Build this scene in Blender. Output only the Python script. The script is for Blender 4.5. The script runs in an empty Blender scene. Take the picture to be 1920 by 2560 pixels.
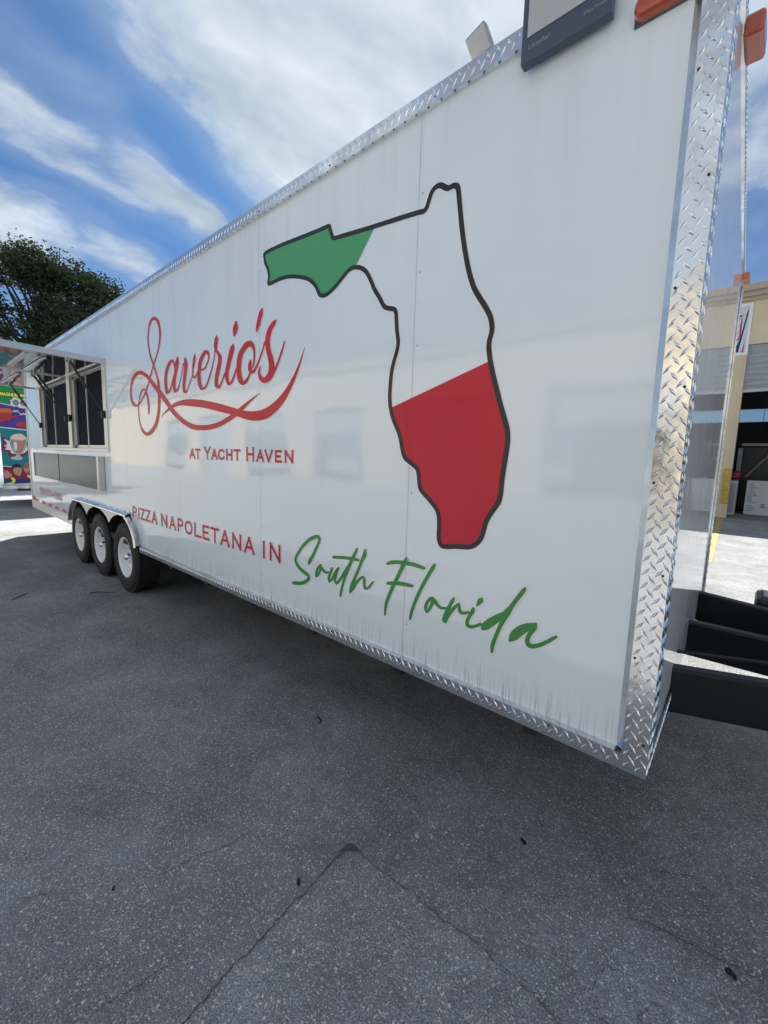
import bpy, bmesh, math, random
from mathutils import Vector, Matrix
random.seed(7)
SC = bpy.context.scene
COL = SC.collection
R_ = math.radians
# ------------------------------------------------------------------ camera
cam_d = bpy.data.cameras.new('camera')
cam = bpy.data.objects.new('camera', cam_d); COL.objects.link(cam)
cam_d.sensor_fit = 'HORIZONTAL'; cam_d.sensor_width = 36.0
cam_d.lens = 36.0 * 1065.57 / 1920.0
cam_d.clip_start = 0.02; cam_d.clip_end = 2000.0
def cam_axes(yaw, pitch, roll):
    f = Vector((-math.sin(yaw) * math.cos(pitch), math.cos(yaw) * math.cos(pitch), -math.sin(pitch)))
    r = Vector((math.cos(yaw), math.sin(yaw), 0)); u = r.cross(f)
    c, s = math.cos(roll), math.sin(roll)
    return c * r + s * u, -s * r + c * u, f
r, u, f = cam_axes(0.72317, 0.12537, 0.02993)
cam.matrix_world = Matrix(((r.x, u.x, -f.x, 0.17820), (r.y, u.y, -f.y, -1.48135), (r.z, u.z, -f.z, 1.47820), (0, 0, 0, 1)))
SC.camera = cam
SC.render.resolution_x = 768; SC.render.resolution_y = 1024
SC.view_settings.view_transform = 'Standard'; SC.view_settings.look = 'None'
SC.view_settings.gamma = 1.0; SC.view_settings.use_curve_mapping = False
SC.view_settings.exposure = 2.5
RED=[[[-3.9288,1.8021,-0.0064,0.0004],[-3.9198,1.8391,-0.0191,0.001],[-3.9205,1.8839,-0.0217,0.0006],[-3.9325,1.9343,-0.0215,0.0],[-3.9578,1.9858,-0.0186,-0.0008],[-3.9909,2.0157,-0.0144,-0.0032],[-4.0268,2.0236,0.0078,-0.0093],[-4.0667,2.0117,0.0149,-0.0043],[-4.105,1.9817,0.0128,-0.0024],[-4.1328,1.9478,0.0106,-0.0015],[-4.1524,1.9131,0.0096,-0.0009],[-4.1628,1.8723,0.0097,-0.0005],[-4.1633,1.8308,0.0097,-0.0003],[-4.16,1.7838,0.0097,-0.0],[-4.1462,1.7416,0.0109,0.0005],[-4.1162,1.6912,0.0143,0.0017],[-4.0578,1.6485,0.0235,0.007],[-3.9841,1.6303,0.0072,0.0151],[-3.9163,1.6385,-0.0241,0.0133],[-3.8417,1.6671,-0.033,0.0098],[-3.7672,1.7145,-0.0326,0.0058],[-3.7241,1.7761,-0.0281,0.003],[-3.6956,1.8468,-0.0269,0.0022],[-3.6843,1.9176,-0.0269,0.0017],[-3.6852,1.9745,-0.0269,0.0016],[-3.687,2.0219,-0.0257,0.0014],[-3.6971,2.0699,-0.0197,0.0004],[-3.7282,2.1296,-0.0161,-0.0001],[-3.7662,2.1857,-0.0149,-0.0002],[-3.805,2.2377,-0.0162,-0.0001],[-3.8437,2.2949,-0.0156,0.0006],[-3.8687,2.3651,-0.0147,0.0013],[-3.8782,2.4236,-0.0136,0.0019],[-3.8678,2.4741,-0.0134,0.0026],[-3.8433,2.5264,-0.0164,0.0042],[-3.7954,2.5646,-0.0217,0.0092],[-3.7292,2.5709,0.0016,0.0144],[-3.6658,2.5411,0.0225,0.0014],[-3.6345,2.4949,0.0199,-0.0018],[-3.6215,2.443,0.018,-0.0026],[-3.6298,2.3899,0.0157,-0.0029],[-3.6549,2.3344,0.0133,-0.0029],[-3.7023,2.2763,0.0111,-0.0027],[-3.7589,2.2226,0.0123,-0.003],[-3.7976,2.1845,0.0115,-0.0025],[-3.8408,2.1318,0.0129,-0.0027],[-3.8914,2.0786,0.013,-0.0027],[-3.9426,2.0291,0.0144,-0.003],[-3.9871,1.988,0.0166,-0.0038],[-4.0456,1.9521,0.0126,-0.0034],[-4.1273,1.9089,0.0107,-0.0036],[-4.1968,1.8908,0.0063,-0.0085],[-4.2662,1.9016,-0.0232,-0.0066],[-4.3209,1.9446,-0.0254,-0.0011],[-4.3408,2.0043,-0.0205,0.0009],[-4.3349,2.0514,-0.0203,0.0022],[-4.3061,2.1015,-0.0235,0.0043],[-4.2437,2.1502,-0.0289,0.0087],[-4.1611,2.1735,-0.0217,0.0145],[-4.0765,2.1731,0.0049,0.0169],[-3.9966,2.1527,0.0232,0.0101],[-3.9075,2.1142,0.028,0.0064],[-3.8104,2.0541,0.0318,0.0062],[-3.7046,1.9901,0.0364,0.0077],[-3.6024,1.926,0.0349,0.0073],[-3.5039,1.8593,0.0334,0.0071],[-3.4611,1.8293,0.0322,0.0077],[-3.3873,1.7847,0.0301,0.0093],[-3.3044,1.7451,0.026,0.011],[-3.2036,1.7061,0.0221,0.0131],[-3.0865,1.6744,0.0166,0.0175],[-2.9829,1.6611,0.0102,0.0198]],[[-3.0073,1.6636,0.002,0.0188],[-2.893,1.6599,-0.0008,0.0192],[-2.7838,1.6632,-0.0076,0.0177],[-2.6621,1.6789,-0.0135,0.0156],[-2.5464,1.7073,-0.0161,0.0136],[-2.452,1.7364,-0.0183,0.0125],[-2.3616,1.774,-0.0151,0.0095],[-2.2893,1.8034,-0.0097,0.0066],[-2.2197,1.8296,-0.005,0.0036],[-2.1659,1.8494,-0.0008,0.0006]],[[-3.6524,1.7672,-0.001,0.0003],[-3.6185,1.7845,-0.0052,0.0021],[-3.5632,1.8026,-0.0093,0.0046],[-3.4896,1.826,-0.0135,0.008],[-3.3841,1.8486,-0.0147,0.0139],[-3.2728,1.8577,-0.0073,0.0188],[-3.1567,1.8541,0.0018,0.0251],[-3.0208,1.8422,0.007,0.0265],[-2.8849,1.8262,0.0114,0.0252],[-2.7255,1.8003,0.0138,0.0248],[-2.6087,1.7793,0.0147,0.0239],[-2.4822,1.7548,0.0135,0.0219],[-2.3918,1.7374,0.0126,0.0223],[-2.305,1.7222,0.0086,0.0262],[-2.2078,1.7144,-0.0031,0.0299],[-2.115,1.7214,-0.0209,0.0283],[-2.0264,1.7488,-0.0285,0.0206],[-1.9418,1.7939,-0.0261,0.0135],[-1.8725,1.8503,-0.0191,0.0079],[-1.8171,1.9106,-0.0126,0.0046],[-1.7743,1.97,-0.0078,0.0026],[-1.7483,2.0172,-0.0039,0.0012],[-1.7279,2.0549,-0.001,0.0003]],[[-3.3658,2.1394,-0.0092,0.0006],[-3.3739,2.17,-0.0148,-0.0003],[-3.4046,2.1919,-0.0041,-0.011],[-3.449,2.1824,0.0232,-0.0093],[-3.4905,2.1537,0.0261,-0.0071],[-3.5185,2.1229,0.027,-0.0054],[-3.534,2.0905,0.027,-0.0038],[-3.5411,2.0569,0.0273,-0.0026],[-3.5402,2.0156,0.0273,-0.0014],[-3.5305,1.9769,0.0269,0.0],[-3.5129,1.9514,0.0168,0.0084],[-3.4809,1.9593,-0.0147,0.0051],[-3.4496,1.984,-0.0126,0.003],[-3.418,2.0184,-0.0129,0.0026],[-3.3859,2.0654,-0.0151,0.003]],[[-3.3087,2.193,0.0188,-0.0029],[-3.3142,2.1726,0.0318,-0.0055],[-3.3283,2.1417,0.0319,-0.0056],[-3.3445,2.1041,0.0282,-0.005],[-3.3659,2.0635,0.0274,-0.0045],[-3.3809,2.025,0.0264,-0.0031],[-3.3822,1.9851,0.0241,-0.0008],[-3.3638,1.9501,0.0195,0.0057],[-3.3336,1.9578,-0.0154,0.0059],[-3.3044,1.9785,-0.01,0.0023],[-3.2699,2.0246,-0.0065,0.0013],[-3.2438,2.0675,-0.0065,0.0012],[-3.2221,2.107,-0.0072,0.0013],[-3.2046,2.1433,-0.0107,0.002]],[[-3.1727,2.1743,0.0175,-0.0005],[-3.1632,2.151,0.027,-0.0023],[-3.1654,2.1165,0.0285,-0.0039],[-3.1748,2.0858,0.0277,-0.0044],[-3.1884,2.049,0.0257,-0.0039],[-3.2023,2.0086,0.0239,-0.003],[-3.2088,1.9672,0.0219,-0.0014],[-3.1994,1.9373,0.0208,0.0016],[-3.181,1.9295,-0.0077,0.0058],[-3.1538,1.9466,-0.0071,0.0019],[-3.1147,1.9847,-0.0059,0.0015],[-3.0801,2.0193,-0.0064,0.0017],[-3.0535,2.0479,-0.0077,0.002]],[[-3.0141,2.1834,0.008,-0.0013],[-3.0189,2.1611,0.0199,-0.0035],[-3.031,2.132,0.0192,-0.0037],[-3.0446,2.1027,0.0134,-0.0023],[-3.052,2.0726,0.0102,-0.0011],[-3.048,2.0442,0.0101,-0.0002],[-3.0336,2.0241,0.0096,0.0042],[-3.0124,2.0282,-0.0098,0.004],[-2.9835,2.0499,-0.0073,0.0022],[-2.9653,2.0693,-0.0074,0.002]],[[-2.9147,2.0683,-0.0042,0.0075],[-2.8748,2.0699,-0.0083,0.0063],[-2.8481,2.0833,-0.0092,0.0034],[-2.8212,2.1067,-0.0092,0.0027],[-2.8055,2.1282,-0.0096,0.002],[-2.8013,2.1511,-0.0104,0.0008],[-2.8148,2.1762,-0.0157,-0.0025],[-2.84,2.1841,0.0118,-0.0122],[-2.8766,2.1698,0.0222,-0.0093],[-2.9143,2.1419,0.0249,-0.0075],[-2.936,2.1115,0.0267,-0.0054],[-2.9482,2.0735,0.026,-0.0037],[-2.9538,2.0315,0.0256,-0.0026],[-2.9525,1.9917,0.0255,-0.001],[-2.9373,1.9567,0.0241,0.002],[-2.9114,1.9362,0.0113,0.0095],[-2.8747,1.9378,-0.0097,0.0061],[-2.841,1.9574,-0.0106,0.0033],[-2.8072,1.993,-0.0099,0.0025],[-2.7734,2.0396,-0.0082,0.0019],[-2.7499,2.0778,-0.007,0.0016],[-2.7297,2.1158,-0.0064,0.0014],[-2.7141,2.1511,-0.0058,0.0012],[-2.7091,2.1705,-0.007,0.0013]],[[-2.6855,2.2619,0.0087,-0.0016],[-2.688,2.2468,0.0231,-0.0045],[-2.695,2.2224,0.0236,-0.0049],[-2.702,2.1979,0.0222,-0.003],[-2.6938,2.174,0.0163,0.0009],[-2.6706,2.1538,0.015,0.0022],[-2.645,2.125,0.0237,-0.0003],[-2.646,2.0969,0.0256,-0.0044],[-2.6591,2.0644,0.0254,-0.0053],[-2.6786,2.0266,0.0256,-0.0053],[-2.6951,1.9909,0.025,-0.0039],[-2.6995,1.9565,0.0247,-0.0013],[-2.6883,1.9323,0.0223,0.0033],[-2.6703,1.9251,-0.0092,0.0094],[-2.6428,1.9399,-0.0101,0.0035],[-2.6121,1.9713,-0.0089,0.0025],[-2.5818,2.0078,-0.0105,0.0029]],[[-2.4699,2.1743,0.0102,-0.0028],[-2.4815,2.1544,0.0274,-0.0071],[-2.501,2.1172,0.0277,-0.0069],[-2.5245,2.0763,0.0259,-0.0062],[-2.5444,2.0381,0.025,-0.0052],[-2.557,2.0023,0.0235,-0.0028],[-2.5506,1.9644,0.0216,0.0003],[-2.5287,1.9344,0.0121,0.0093],[-2.4948,1.9443,-0.0122,0.0048],[-2.4607,1.9814,-0.0105,0.003],[-2.4307,2.0217,-0.0105,0.0029]],[[-2.4306,2.3013,0.0171,-0.0036],[-2.4348,2.2791,0.0286,-0.0066],[-2.4425,2.2592,0.0284,-0.0073],[-2.4523,2.236,0.0136,-0.0035]],[[-2.265,2.0482,0.0114,-0.002],[-2.2687,2.0313,0.0198,-0.0031],[-2.2711,2.0073,0.0224,-0.0013],[-2.2595,1.9852,0.016,0.0039],[-2.2398,1.9797,-0.0078,0.0081],[-2.2136,1.994,-0.0106,0.0046],[-2.1877,2.0184,-0.0096,0.0033],[-2.1556,2.0583,-0.008,0.0026],[-2.1242,2.104,-0.0074,0.0023],[-2.1056,2.1376,-0.0074,0.0022]],[[-2.2361,2.0103,-0.0075,0.0015],[-2.2224,2.0532,-0.0081,0.0014],[-2.2199,2.0938,-0.0112,0.0011],[-2.231,2.1276,-0.0161,-0.0014],[-2.2632,2.1526,-0.0151,-0.0124],[-2.293,2.1537,0.0201,-0.0176],[-2.3304,2.1384,0.024,-0.0127],[-2.3722,2.1109,0.0269,-0.0097],[-2.394,2.0747,0.0281,-0.0059],[-2.4021,2.0328,0.028,-0.0035],[-2.3996,1.9895,0.0286,-0.0015],[-2.3865,1.9487,0.0283,0.0025],[-2.3589,1.9264,0.0122,0.0121],[-2.3278,1.929,-0.0142,0.0094],[-2.2934,1.9504,-0.0102,0.004],[-2.2729,1.9728,-0.0101,0.0032]],[[-1.9962,2.2386,0.0079,-0.0048],[-2.0135,2.229,0.0162,-0.0088],[-2.0455,2.2059,0.0204,-0.0089],[-2.0664,2.1771,0.0233,-0.0071],[-2.0768,2.1463,0.0242,-0.0047],[-2.0758,2.1135,0.0248,-0.0021],[-2.0642,2.0759,0.0247,-0.0002],[-2.0466,2.0377,0.0263,-0.0001],[-2.0351,1.9971,0.0296,-0.0023],[-2.0383,1.9648,0.0305,-0.0061],[-2.0532,1.9401,0.0279,-0.0112],[-2.0832,1.9231,0.0201,-0.0158],[-2.1137,1.9193,-0.0033,-0.0167],[-2.1447,1.9323,-0.0186,-0.0067],[-2.1663,1.9583,-0.0143,-0.0004],[-2.166,1.982,-0.0108,0.0021],[-2.1531,2.0042,-0.0035,0.001]],[[-2.0323,1.9379,-0.0102,0.0039],[-2.0059,1.9645,-0.0101,0.0038],[-1.9827,1.991,-0.0088,0.003],[-1.9543,2.0324,-0.0082,0.0027],[-1.9319,2.0674,-0.0082,0.0026],[-1.9099,2.1097,-0.0056,0.0017]],[[-2.1341,2.3286,0.0086,-0.0028],[-2.1435,2.311,0.019,-0.0062],[-2.1593,2.2812,0.0192,-0.006],[-2.1753,2.2478,0.0194,-0.0058],[-2.19,2.2188,0.0107,-0.0032]]]
GREEN=[[[-1.6801,0.8738,-0.0052,-0.0001],[-1.672,0.8934,-0.0147,0.0017],[-1.645,0.9304,-0.0123,0.0019],[-1.6185,0.9738,-0.0114,0.0015],[-1.5926,1.0164,-0.0106,0.0008],[-1.5903,1.0341,-0.0113,-0.0037],[-1.6036,1.0425,-0.0051,-0.0106],[-1.6302,1.0369,0.0058,-0.0097],[-1.679,1.0138,0.0095,-0.0066],[-1.7349,0.9692,0.0108,-0.0038],[-1.7808,0.9176,0.0109,-0.0021],[-1.8013,0.8843,0.0109,0.0011],[-1.7923,0.8599,0.011,0.0051],[-1.7626,0.8359,0.0107,0.008],[-1.722,0.8219,0.0097,0.0097],[-1.6878,0.8106,0.0102,0.0073],[-1.6792,0.7942,0.013,0.0003],[-1.7043,0.7705,0.0083,-0.0071],[-1.756,0.748,0.0019,-0.0104],[-1.8245,0.7355,-0.0013,-0.0113]],[[-1.5772,0.8899,0.0075,-0.0033],[-1.6008,0.8677,0.01,-0.0016],[-1.6137,0.8367,0.0103,0.0011],[-1.6107,0.8177,0.005,0.0071],[-1.5949,0.8335,-0.0081,0.0014],[-1.5794,0.8613,-0.0089,-0.0001],[-1.5745,0.8834,-0.009,0.0027],[-1.5665,0.8744,0.0096,0.0056],[-1.548,0.8606,0.0068,0.0063],[-1.5272,0.8579,0.001,0.0069],[-1.512,0.8644,-0.0034,0.0049]],[[-1.4834,0.8908,0.0082,-0.0004],[-1.4968,0.8606,0.0102,-0.0003],[-1.5088,0.8305,0.0108,0.0017],[-1.5009,0.8149,0.0022,0.0084],[-1.4811,0.833,-0.0083,0.0018],[-1.4572,0.8721,-0.0097,0.0017],[-1.4358,0.9001,-0.0087,0.0022]],[[-1.4382,0.8963,0.0098,-0.0004],[-1.4521,0.863,0.0092,0.0003],[-1.4587,0.8309,0.0095,0.0025],[-1.446,0.8166,-0.0,0.0083],[-1.4222,0.8388,-0.0084,0.0025],[-1.3899,0.8825,-0.0098,0.0022],[-1.3628,0.921,-0.0109,0.0025]],[[-1.2988,1.0265,0.0066,-0.0012],[-1.3191,0.991,0.0103,-0.0016],[-1.3407,0.9515,0.0113,-0.0016],[-1.3626,0.9112,0.0126,-0.0011],[-1.3823,0.8641,0.01,-0.0001],[-1.3978,0.8206,0.0089,0.0003],[-1.4088,0.7843,0.0096,0.0009],[-1.4139,0.7559,0.0079,0.0011]],[[-1.4763,0.9523,0.0002,0.0083],[-1.4252,0.9601,0.0006,0.0085],[-1.3687,0.9666,0.0012,0.0087],[-1.3275,0.9694,0.0022,0.009],[-1.2872,0.9694,0.0022,0.007]],[[-1.2435,1.0278,0.0082,0.0007],[-1.247,1.0036,0.0132,-0.0007],[-1.2653,0.9687,0.0098,-0.0012],[-1.29,0.9159,0.0092,-0.0009],[-1.3111,0.8726,0.0102,-0.0008],[-1.3324,0.8253,0.0128,0.0003],[-1.3383,0.7908,0.0075,0.0051],[-1.323,0.8159,-0.0098,0.0016],[-1.3013,0.8486,-0.0083,0.0023],[-1.2755,0.877,-0.0066,0.004],[-1.254,0.8896,0.0024,0.0071],[-1.244,0.8773,0.009,0.0029],[-1.2441,0.8549,0.0091,0.0028],[-1.2349,0.8377,0.0061,0.008],[-1.2137,0.8458,-0.0051,0.0041],[-1.1975,0.8653,-0.0064,0.0024],[-1.1834,0.881,-0.0055,0.0024]],[[-1.0981,0.9879,-0.0026,0.0054],[-1.0707,0.9994,-0.0023,0.0088],[-1.0357,1.0071,0.0001,0.0092],[-0.9922,1.0116,0.0013,0.0097],[-0.9438,1.0134,0.0022,0.0091],[-0.9084,1.0106,0.0029,0.0084],[-0.8838,1.0083,0.0024,0.007]],[[-0.9842,1.0388,0.0043,-0.0002],[-0.9896,1.0207,0.0111,-0.0016],[-1.0038,0.9934,0.0114,-0.0023],[-1.021,0.9601,0.0103,-0.0018],[-1.0414,0.9182,0.0104,-0.0017],[-1.0593,0.8837,0.0101,-0.0014],[-1.0773,0.8436,0.0101,-0.0008],[-1.0924,0.8062,0.0099,0.0002],[-1.0994,0.773,0.0084,0.0013],[-1.1014,0.7396,0.0058,0.0013]],[[-1.0927,0.8954,-0.0,0.0075],[-1.0569,0.9026,-0.0001,0.0096],[-1.0188,0.91,0.0007,0.0096],[-0.9815,0.9133,0.0018,0.0094],[-0.945,0.9146,0.0017,0.0073]],[[-0.832,1.0347,0.0062,-0.001],[-0.8381,1.0208,0.009,-0.0025],[-0.8611,0.9809,0.0086,-0.0023],[-0.8871,0.9325,0.0087,-0.0018],[-0.9108,0.8835,0.0089,-0.0012],[-0.9293,0.8373,0.0087,-0.0005],[-0.9438,0.7939,0.0085,0.0003],[-0.9498,0.7611,0.0067,0.0008]],[[-0.831,0.8896,0.0024,-0.0036],[-0.8445,0.8804,0.0066,-0.0044],[-0.8617,0.857,0.0077,-0.0013],[-0.8675,0.8314,0.0082,0.0022],[-0.8597,0.819,0.0007,0.0076],[-0.8463,0.8346,-0.0072,0.0021],[-0.835,0.859,-0.0083,0.0007],[-0.8266,0.8848,-0.007,0.0048],[-0.8192,0.8748,0.0086,0.0063],[-0.8076,0.8636,0.0056,0.006],[-0.788,0.8546,0.0022,0.0065],[-0.7616,0.8604,-0.0002,0.0056]],[[-0.7279,0.9103,0.0056,-0.0013],[-0.7348,0.8961,0.008,-0.0018],[-0.7488,0.8672,0.0085,-0.0015],[-0.7627,0.8334,0.0102,-0.0004],[-0.769,0.8036,0.0102,0.0024],[-0.7633,0.797,-0.0039,0.002],[-0.7541,0.8218,-0.0069,0.0012],[-0.7374,0.8518,-0.0072,0.0028],[-0.7183,0.8775,-0.006,0.0037],[-0.7038,0.8914,0.003,0.0078],[-0.6991,0.8757,0.0074,0.0035],[-0.6919,0.8617,0.0054,0.0062],[-0.6769,0.8613,-0.0006,0.0068],[-0.6553,0.8716,-0.0017,0.0048]],[[-0.6353,0.8935,0.0054,0.0006],[-0.6373,0.8799,0.0091,-0.0014],[-0.6501,0.8555,0.0077,-0.0017],[-0.6587,0.8318,0.0082,0.0007],[-0.6563,0.8166,0.0068,0.0061],[-0.6417,0.8135,0.0004,0.0078],[-0.6195,0.8234,-0.0024,0.0059],[-0.598,0.8375,-0.0033,0.0061]],[[-0.6007,0.9431,0.0037,-0.0006],[-0.6043,0.9338,0.011,-0.0033],[-0.613,0.9188,0.0074,-0.003],[-0.6219,0.9048,0.0018,-0.0008]],[[-0.5899,0.8204,-0.0055,0.004],[-0.581,0.8308,-0.0113,0.0095],[-0.5607,0.8522,-0.0119,0.0119],[-0.5406,0.8706,-0.0103,0.0117],[-0.5209,0.8887,-0.0086,0.01],[-0.5015,0.9064,-0.0077,0.0061],[-0.4855,0.9304,-0.0077,0.0041]],[[-0.4298,1.0224,0.005,-0.0019],[-0.4371,1.0077,0.0077,-0.0037],[-0.4543,0.9796,0.0073,-0.0036],[-0.474,0.9456,0.0083,-0.0031],[-0.4892,0.9122,0.0096,-0.003],[-0.5048,0.8807,0.0088,-0.0023],[-0.518,0.8468,0.0081,-0.0012],[-0.531,0.8075,0.0079,-0.0005],[-0.5417,0.7683,0.0083,0.0007],[-0.543,0.7408,0.0059,0.0014]],[[-0.4724,0.8095,-0.0058,0.0029],[-0.4607,0.8281,-0.0136,0.0082],[-0.4427,0.8521,-0.013,0.0121],[-0.42,0.8734,-0.009,0.0129],[-0.3998,0.8889,-0.0047,0.0095],[-0.3841,0.8982,-0.0019,0.005]],[[-0.3815,0.9002,0.0075,-0.0002],[-0.3854,0.8836,0.009,-0.0025],[-0.3977,0.8608,0.0079,-0.0026],[-0.4065,0.8365,0.009,0.0009],[-0.4028,0.8183,0.0075,0.007],[-0.3895,0.8142,0.0007,0.0092],[-0.3669,0.824,-0.0025,0.0072],[-0.3411,0.843,-0.0035,0.0057],[-0.3183,0.8642,-0.0036,0.005],[-0.3051,0.8764,-0.0028,0.004]]]
FLO=[[-2.0974,2.6289],[-1.9335,2.6258],[-1.7571,2.6133],[-1.611,2.6038],[-1.5453,2.6001],[-1.5342,2.5818],[-1.5244,2.5607],[-1.5093,2.5348],[-1.456,2.5272],[-1.3996,2.5207],[-1.2472,2.5035],[-1.099,2.4897],[-0.9925,2.4789],[-0.9629,2.4746],[-0.9472,2.4842],[-0.9377,2.5064],[-0.9233,2.5347],[-0.9022,2.5448],[-0.8824,2.5415],[-0.8631,2.5273],[-0.846,2.5179],[-0.8297,2.519],[-0.8117,2.5143],[-0.802,2.5007],[-0.7938,2.4567],[-0.7814,2.3826],[-0.7698,2.3215],[-0.7538,2.2528],[-0.7338,2.1832],[-0.7109,2.1262],[-0.6854,2.0853],[-0.6565,2.0441],[-0.6357,2.0083],[-0.6262,1.9748],[-0.6259,1.9493],[-0.6323,1.9247],[-0.6336,1.8991],[-0.6284,1.8661],[-0.6203,1.8327],[-0.6061,1.7857],[-0.5879,1.7321],[-0.5698,1.6789],[-0.5523,1.6325],[-0.539,1.5931],[-0.5348,1.5539],[-0.5379,1.5079],[-0.5435,1.4546],[-0.5475,1.4076],[-0.5493,1.3601],[-0.5564,1.3255],[-0.58,1.2887],[-0.6004,1.2514],[-0.6096,1.2149],[-0.6192,1.1814],[-0.6412,1.1528],[-0.6727,1.1368],[-0.7312,1.1296],[-0.7835,1.1204],[-0.8064,1.1267],[-0.8172,1.1561],[-0.817,1.2024],[-0.8222,1.2478],[-0.8376,1.2768],[-0.8718,1.3083],[-0.9116,1.34],[-0.9273,1.3624],[-0.9345,1.4088],[-0.9458,1.4395],[-0.9816,1.4618],[-1.0152,1.4847],[-1.03,1.5162],[-1.0425,1.5638],[-1.06,1.6037],[-1.0885,1.6522],[-1.1066,1.7008],[-1.114,1.7489],[-1.113,1.8042],[-1.1079,1.8585],[-1.0961,1.9038],[-1.0803,1.9478],[-1.0747,1.985],[-1.0839,2.0319],[-1.089,2.0781],[-1.0947,2.113],[-1.1087,2.127],[-1.146,2.1382],[-1.1682,2.1541],[-1.1913,2.1896],[-1.2262,2.2358],[-1.2504,2.2802],[-1.2804,2.3226],[-1.3162,2.3488],[-1.3584,2.362],[-1.395,2.3592],[-1.4321,2.3399],[-1.4831,2.3105],[-1.5362,2.2886],[-1.5704,2.2832],[-1.6057,2.2926],[-1.6233,2.3165],[-1.6498,2.3532],[-1.7019,2.392],[-1.7864,2.4241],[-1.8832,2.4475],[-1.9765,2.4529],[-2.0658,2.4525],[-2.06,2.4923],[-2.0707,2.5341],[-2.0979,2.5753],[-2.105,2.6066]]
GC=[[-1.2412,2.4919],[-1.3501,2.3678]]
RC=[[-1.0961,1.7066],[-0.6359,1.8456]]
PZ=[["P",-4.4467,-4.3216],["I",-4.2864,-4.2515],["Z",-4.2232,-4.1209],["Z",-4.0968,-3.9823],["A",-3.9536,-3.8244],["N",-3.7402,-3.5975],["A",-3.5675,-3.4358],["P",-3.4099,-3.2953],["O",-3.2656,-3.1277],["L",-3.0999,-2.9824],["E",-2.9627,-2.8448],["T",-2.8256,-2.706],["A",-2.6867,-2.5521],["N",-2.5233,-2.3935],["A",-2.3662,-2.236],["I",-2.1458,-2.1118],["N",-2.0685,-1.9416]]
YH=[["a",-3.1424,-3.051],["t",-3.0424,-2.9681],["Y",-2.9028,-2.8055],["a",-2.7948,-2.7047],["c",-2.6944,-2.6081],["h",-2.5835,-2.4972],["t",-2.4764,-2.4001],["H",-2.3304,-2.2281],["a",-2.2075,-2.1215],["v",-2.115,-2.0275],["e",-2.008,-1.9358],["n",-1.911,-1.8224]]
PH=[["(",-8.6904,-8.6307],["9",-8.6159,-8.5206],["5",-8.4989,-8.4128],["4",-8.3915,-8.2864],[")",-8.2518,-8.197],["7",-8.1428,-8.0559],["7",-8.0361,-7.9252],["4",-7.8802,-7.7916],["-",-7.7728,-7.723],["1",-7.6922,-7.6372],["0",-7.6009,-7.5054],["9",-7.4936,-7.3944],["0",-7.3657,-7.258]]
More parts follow.
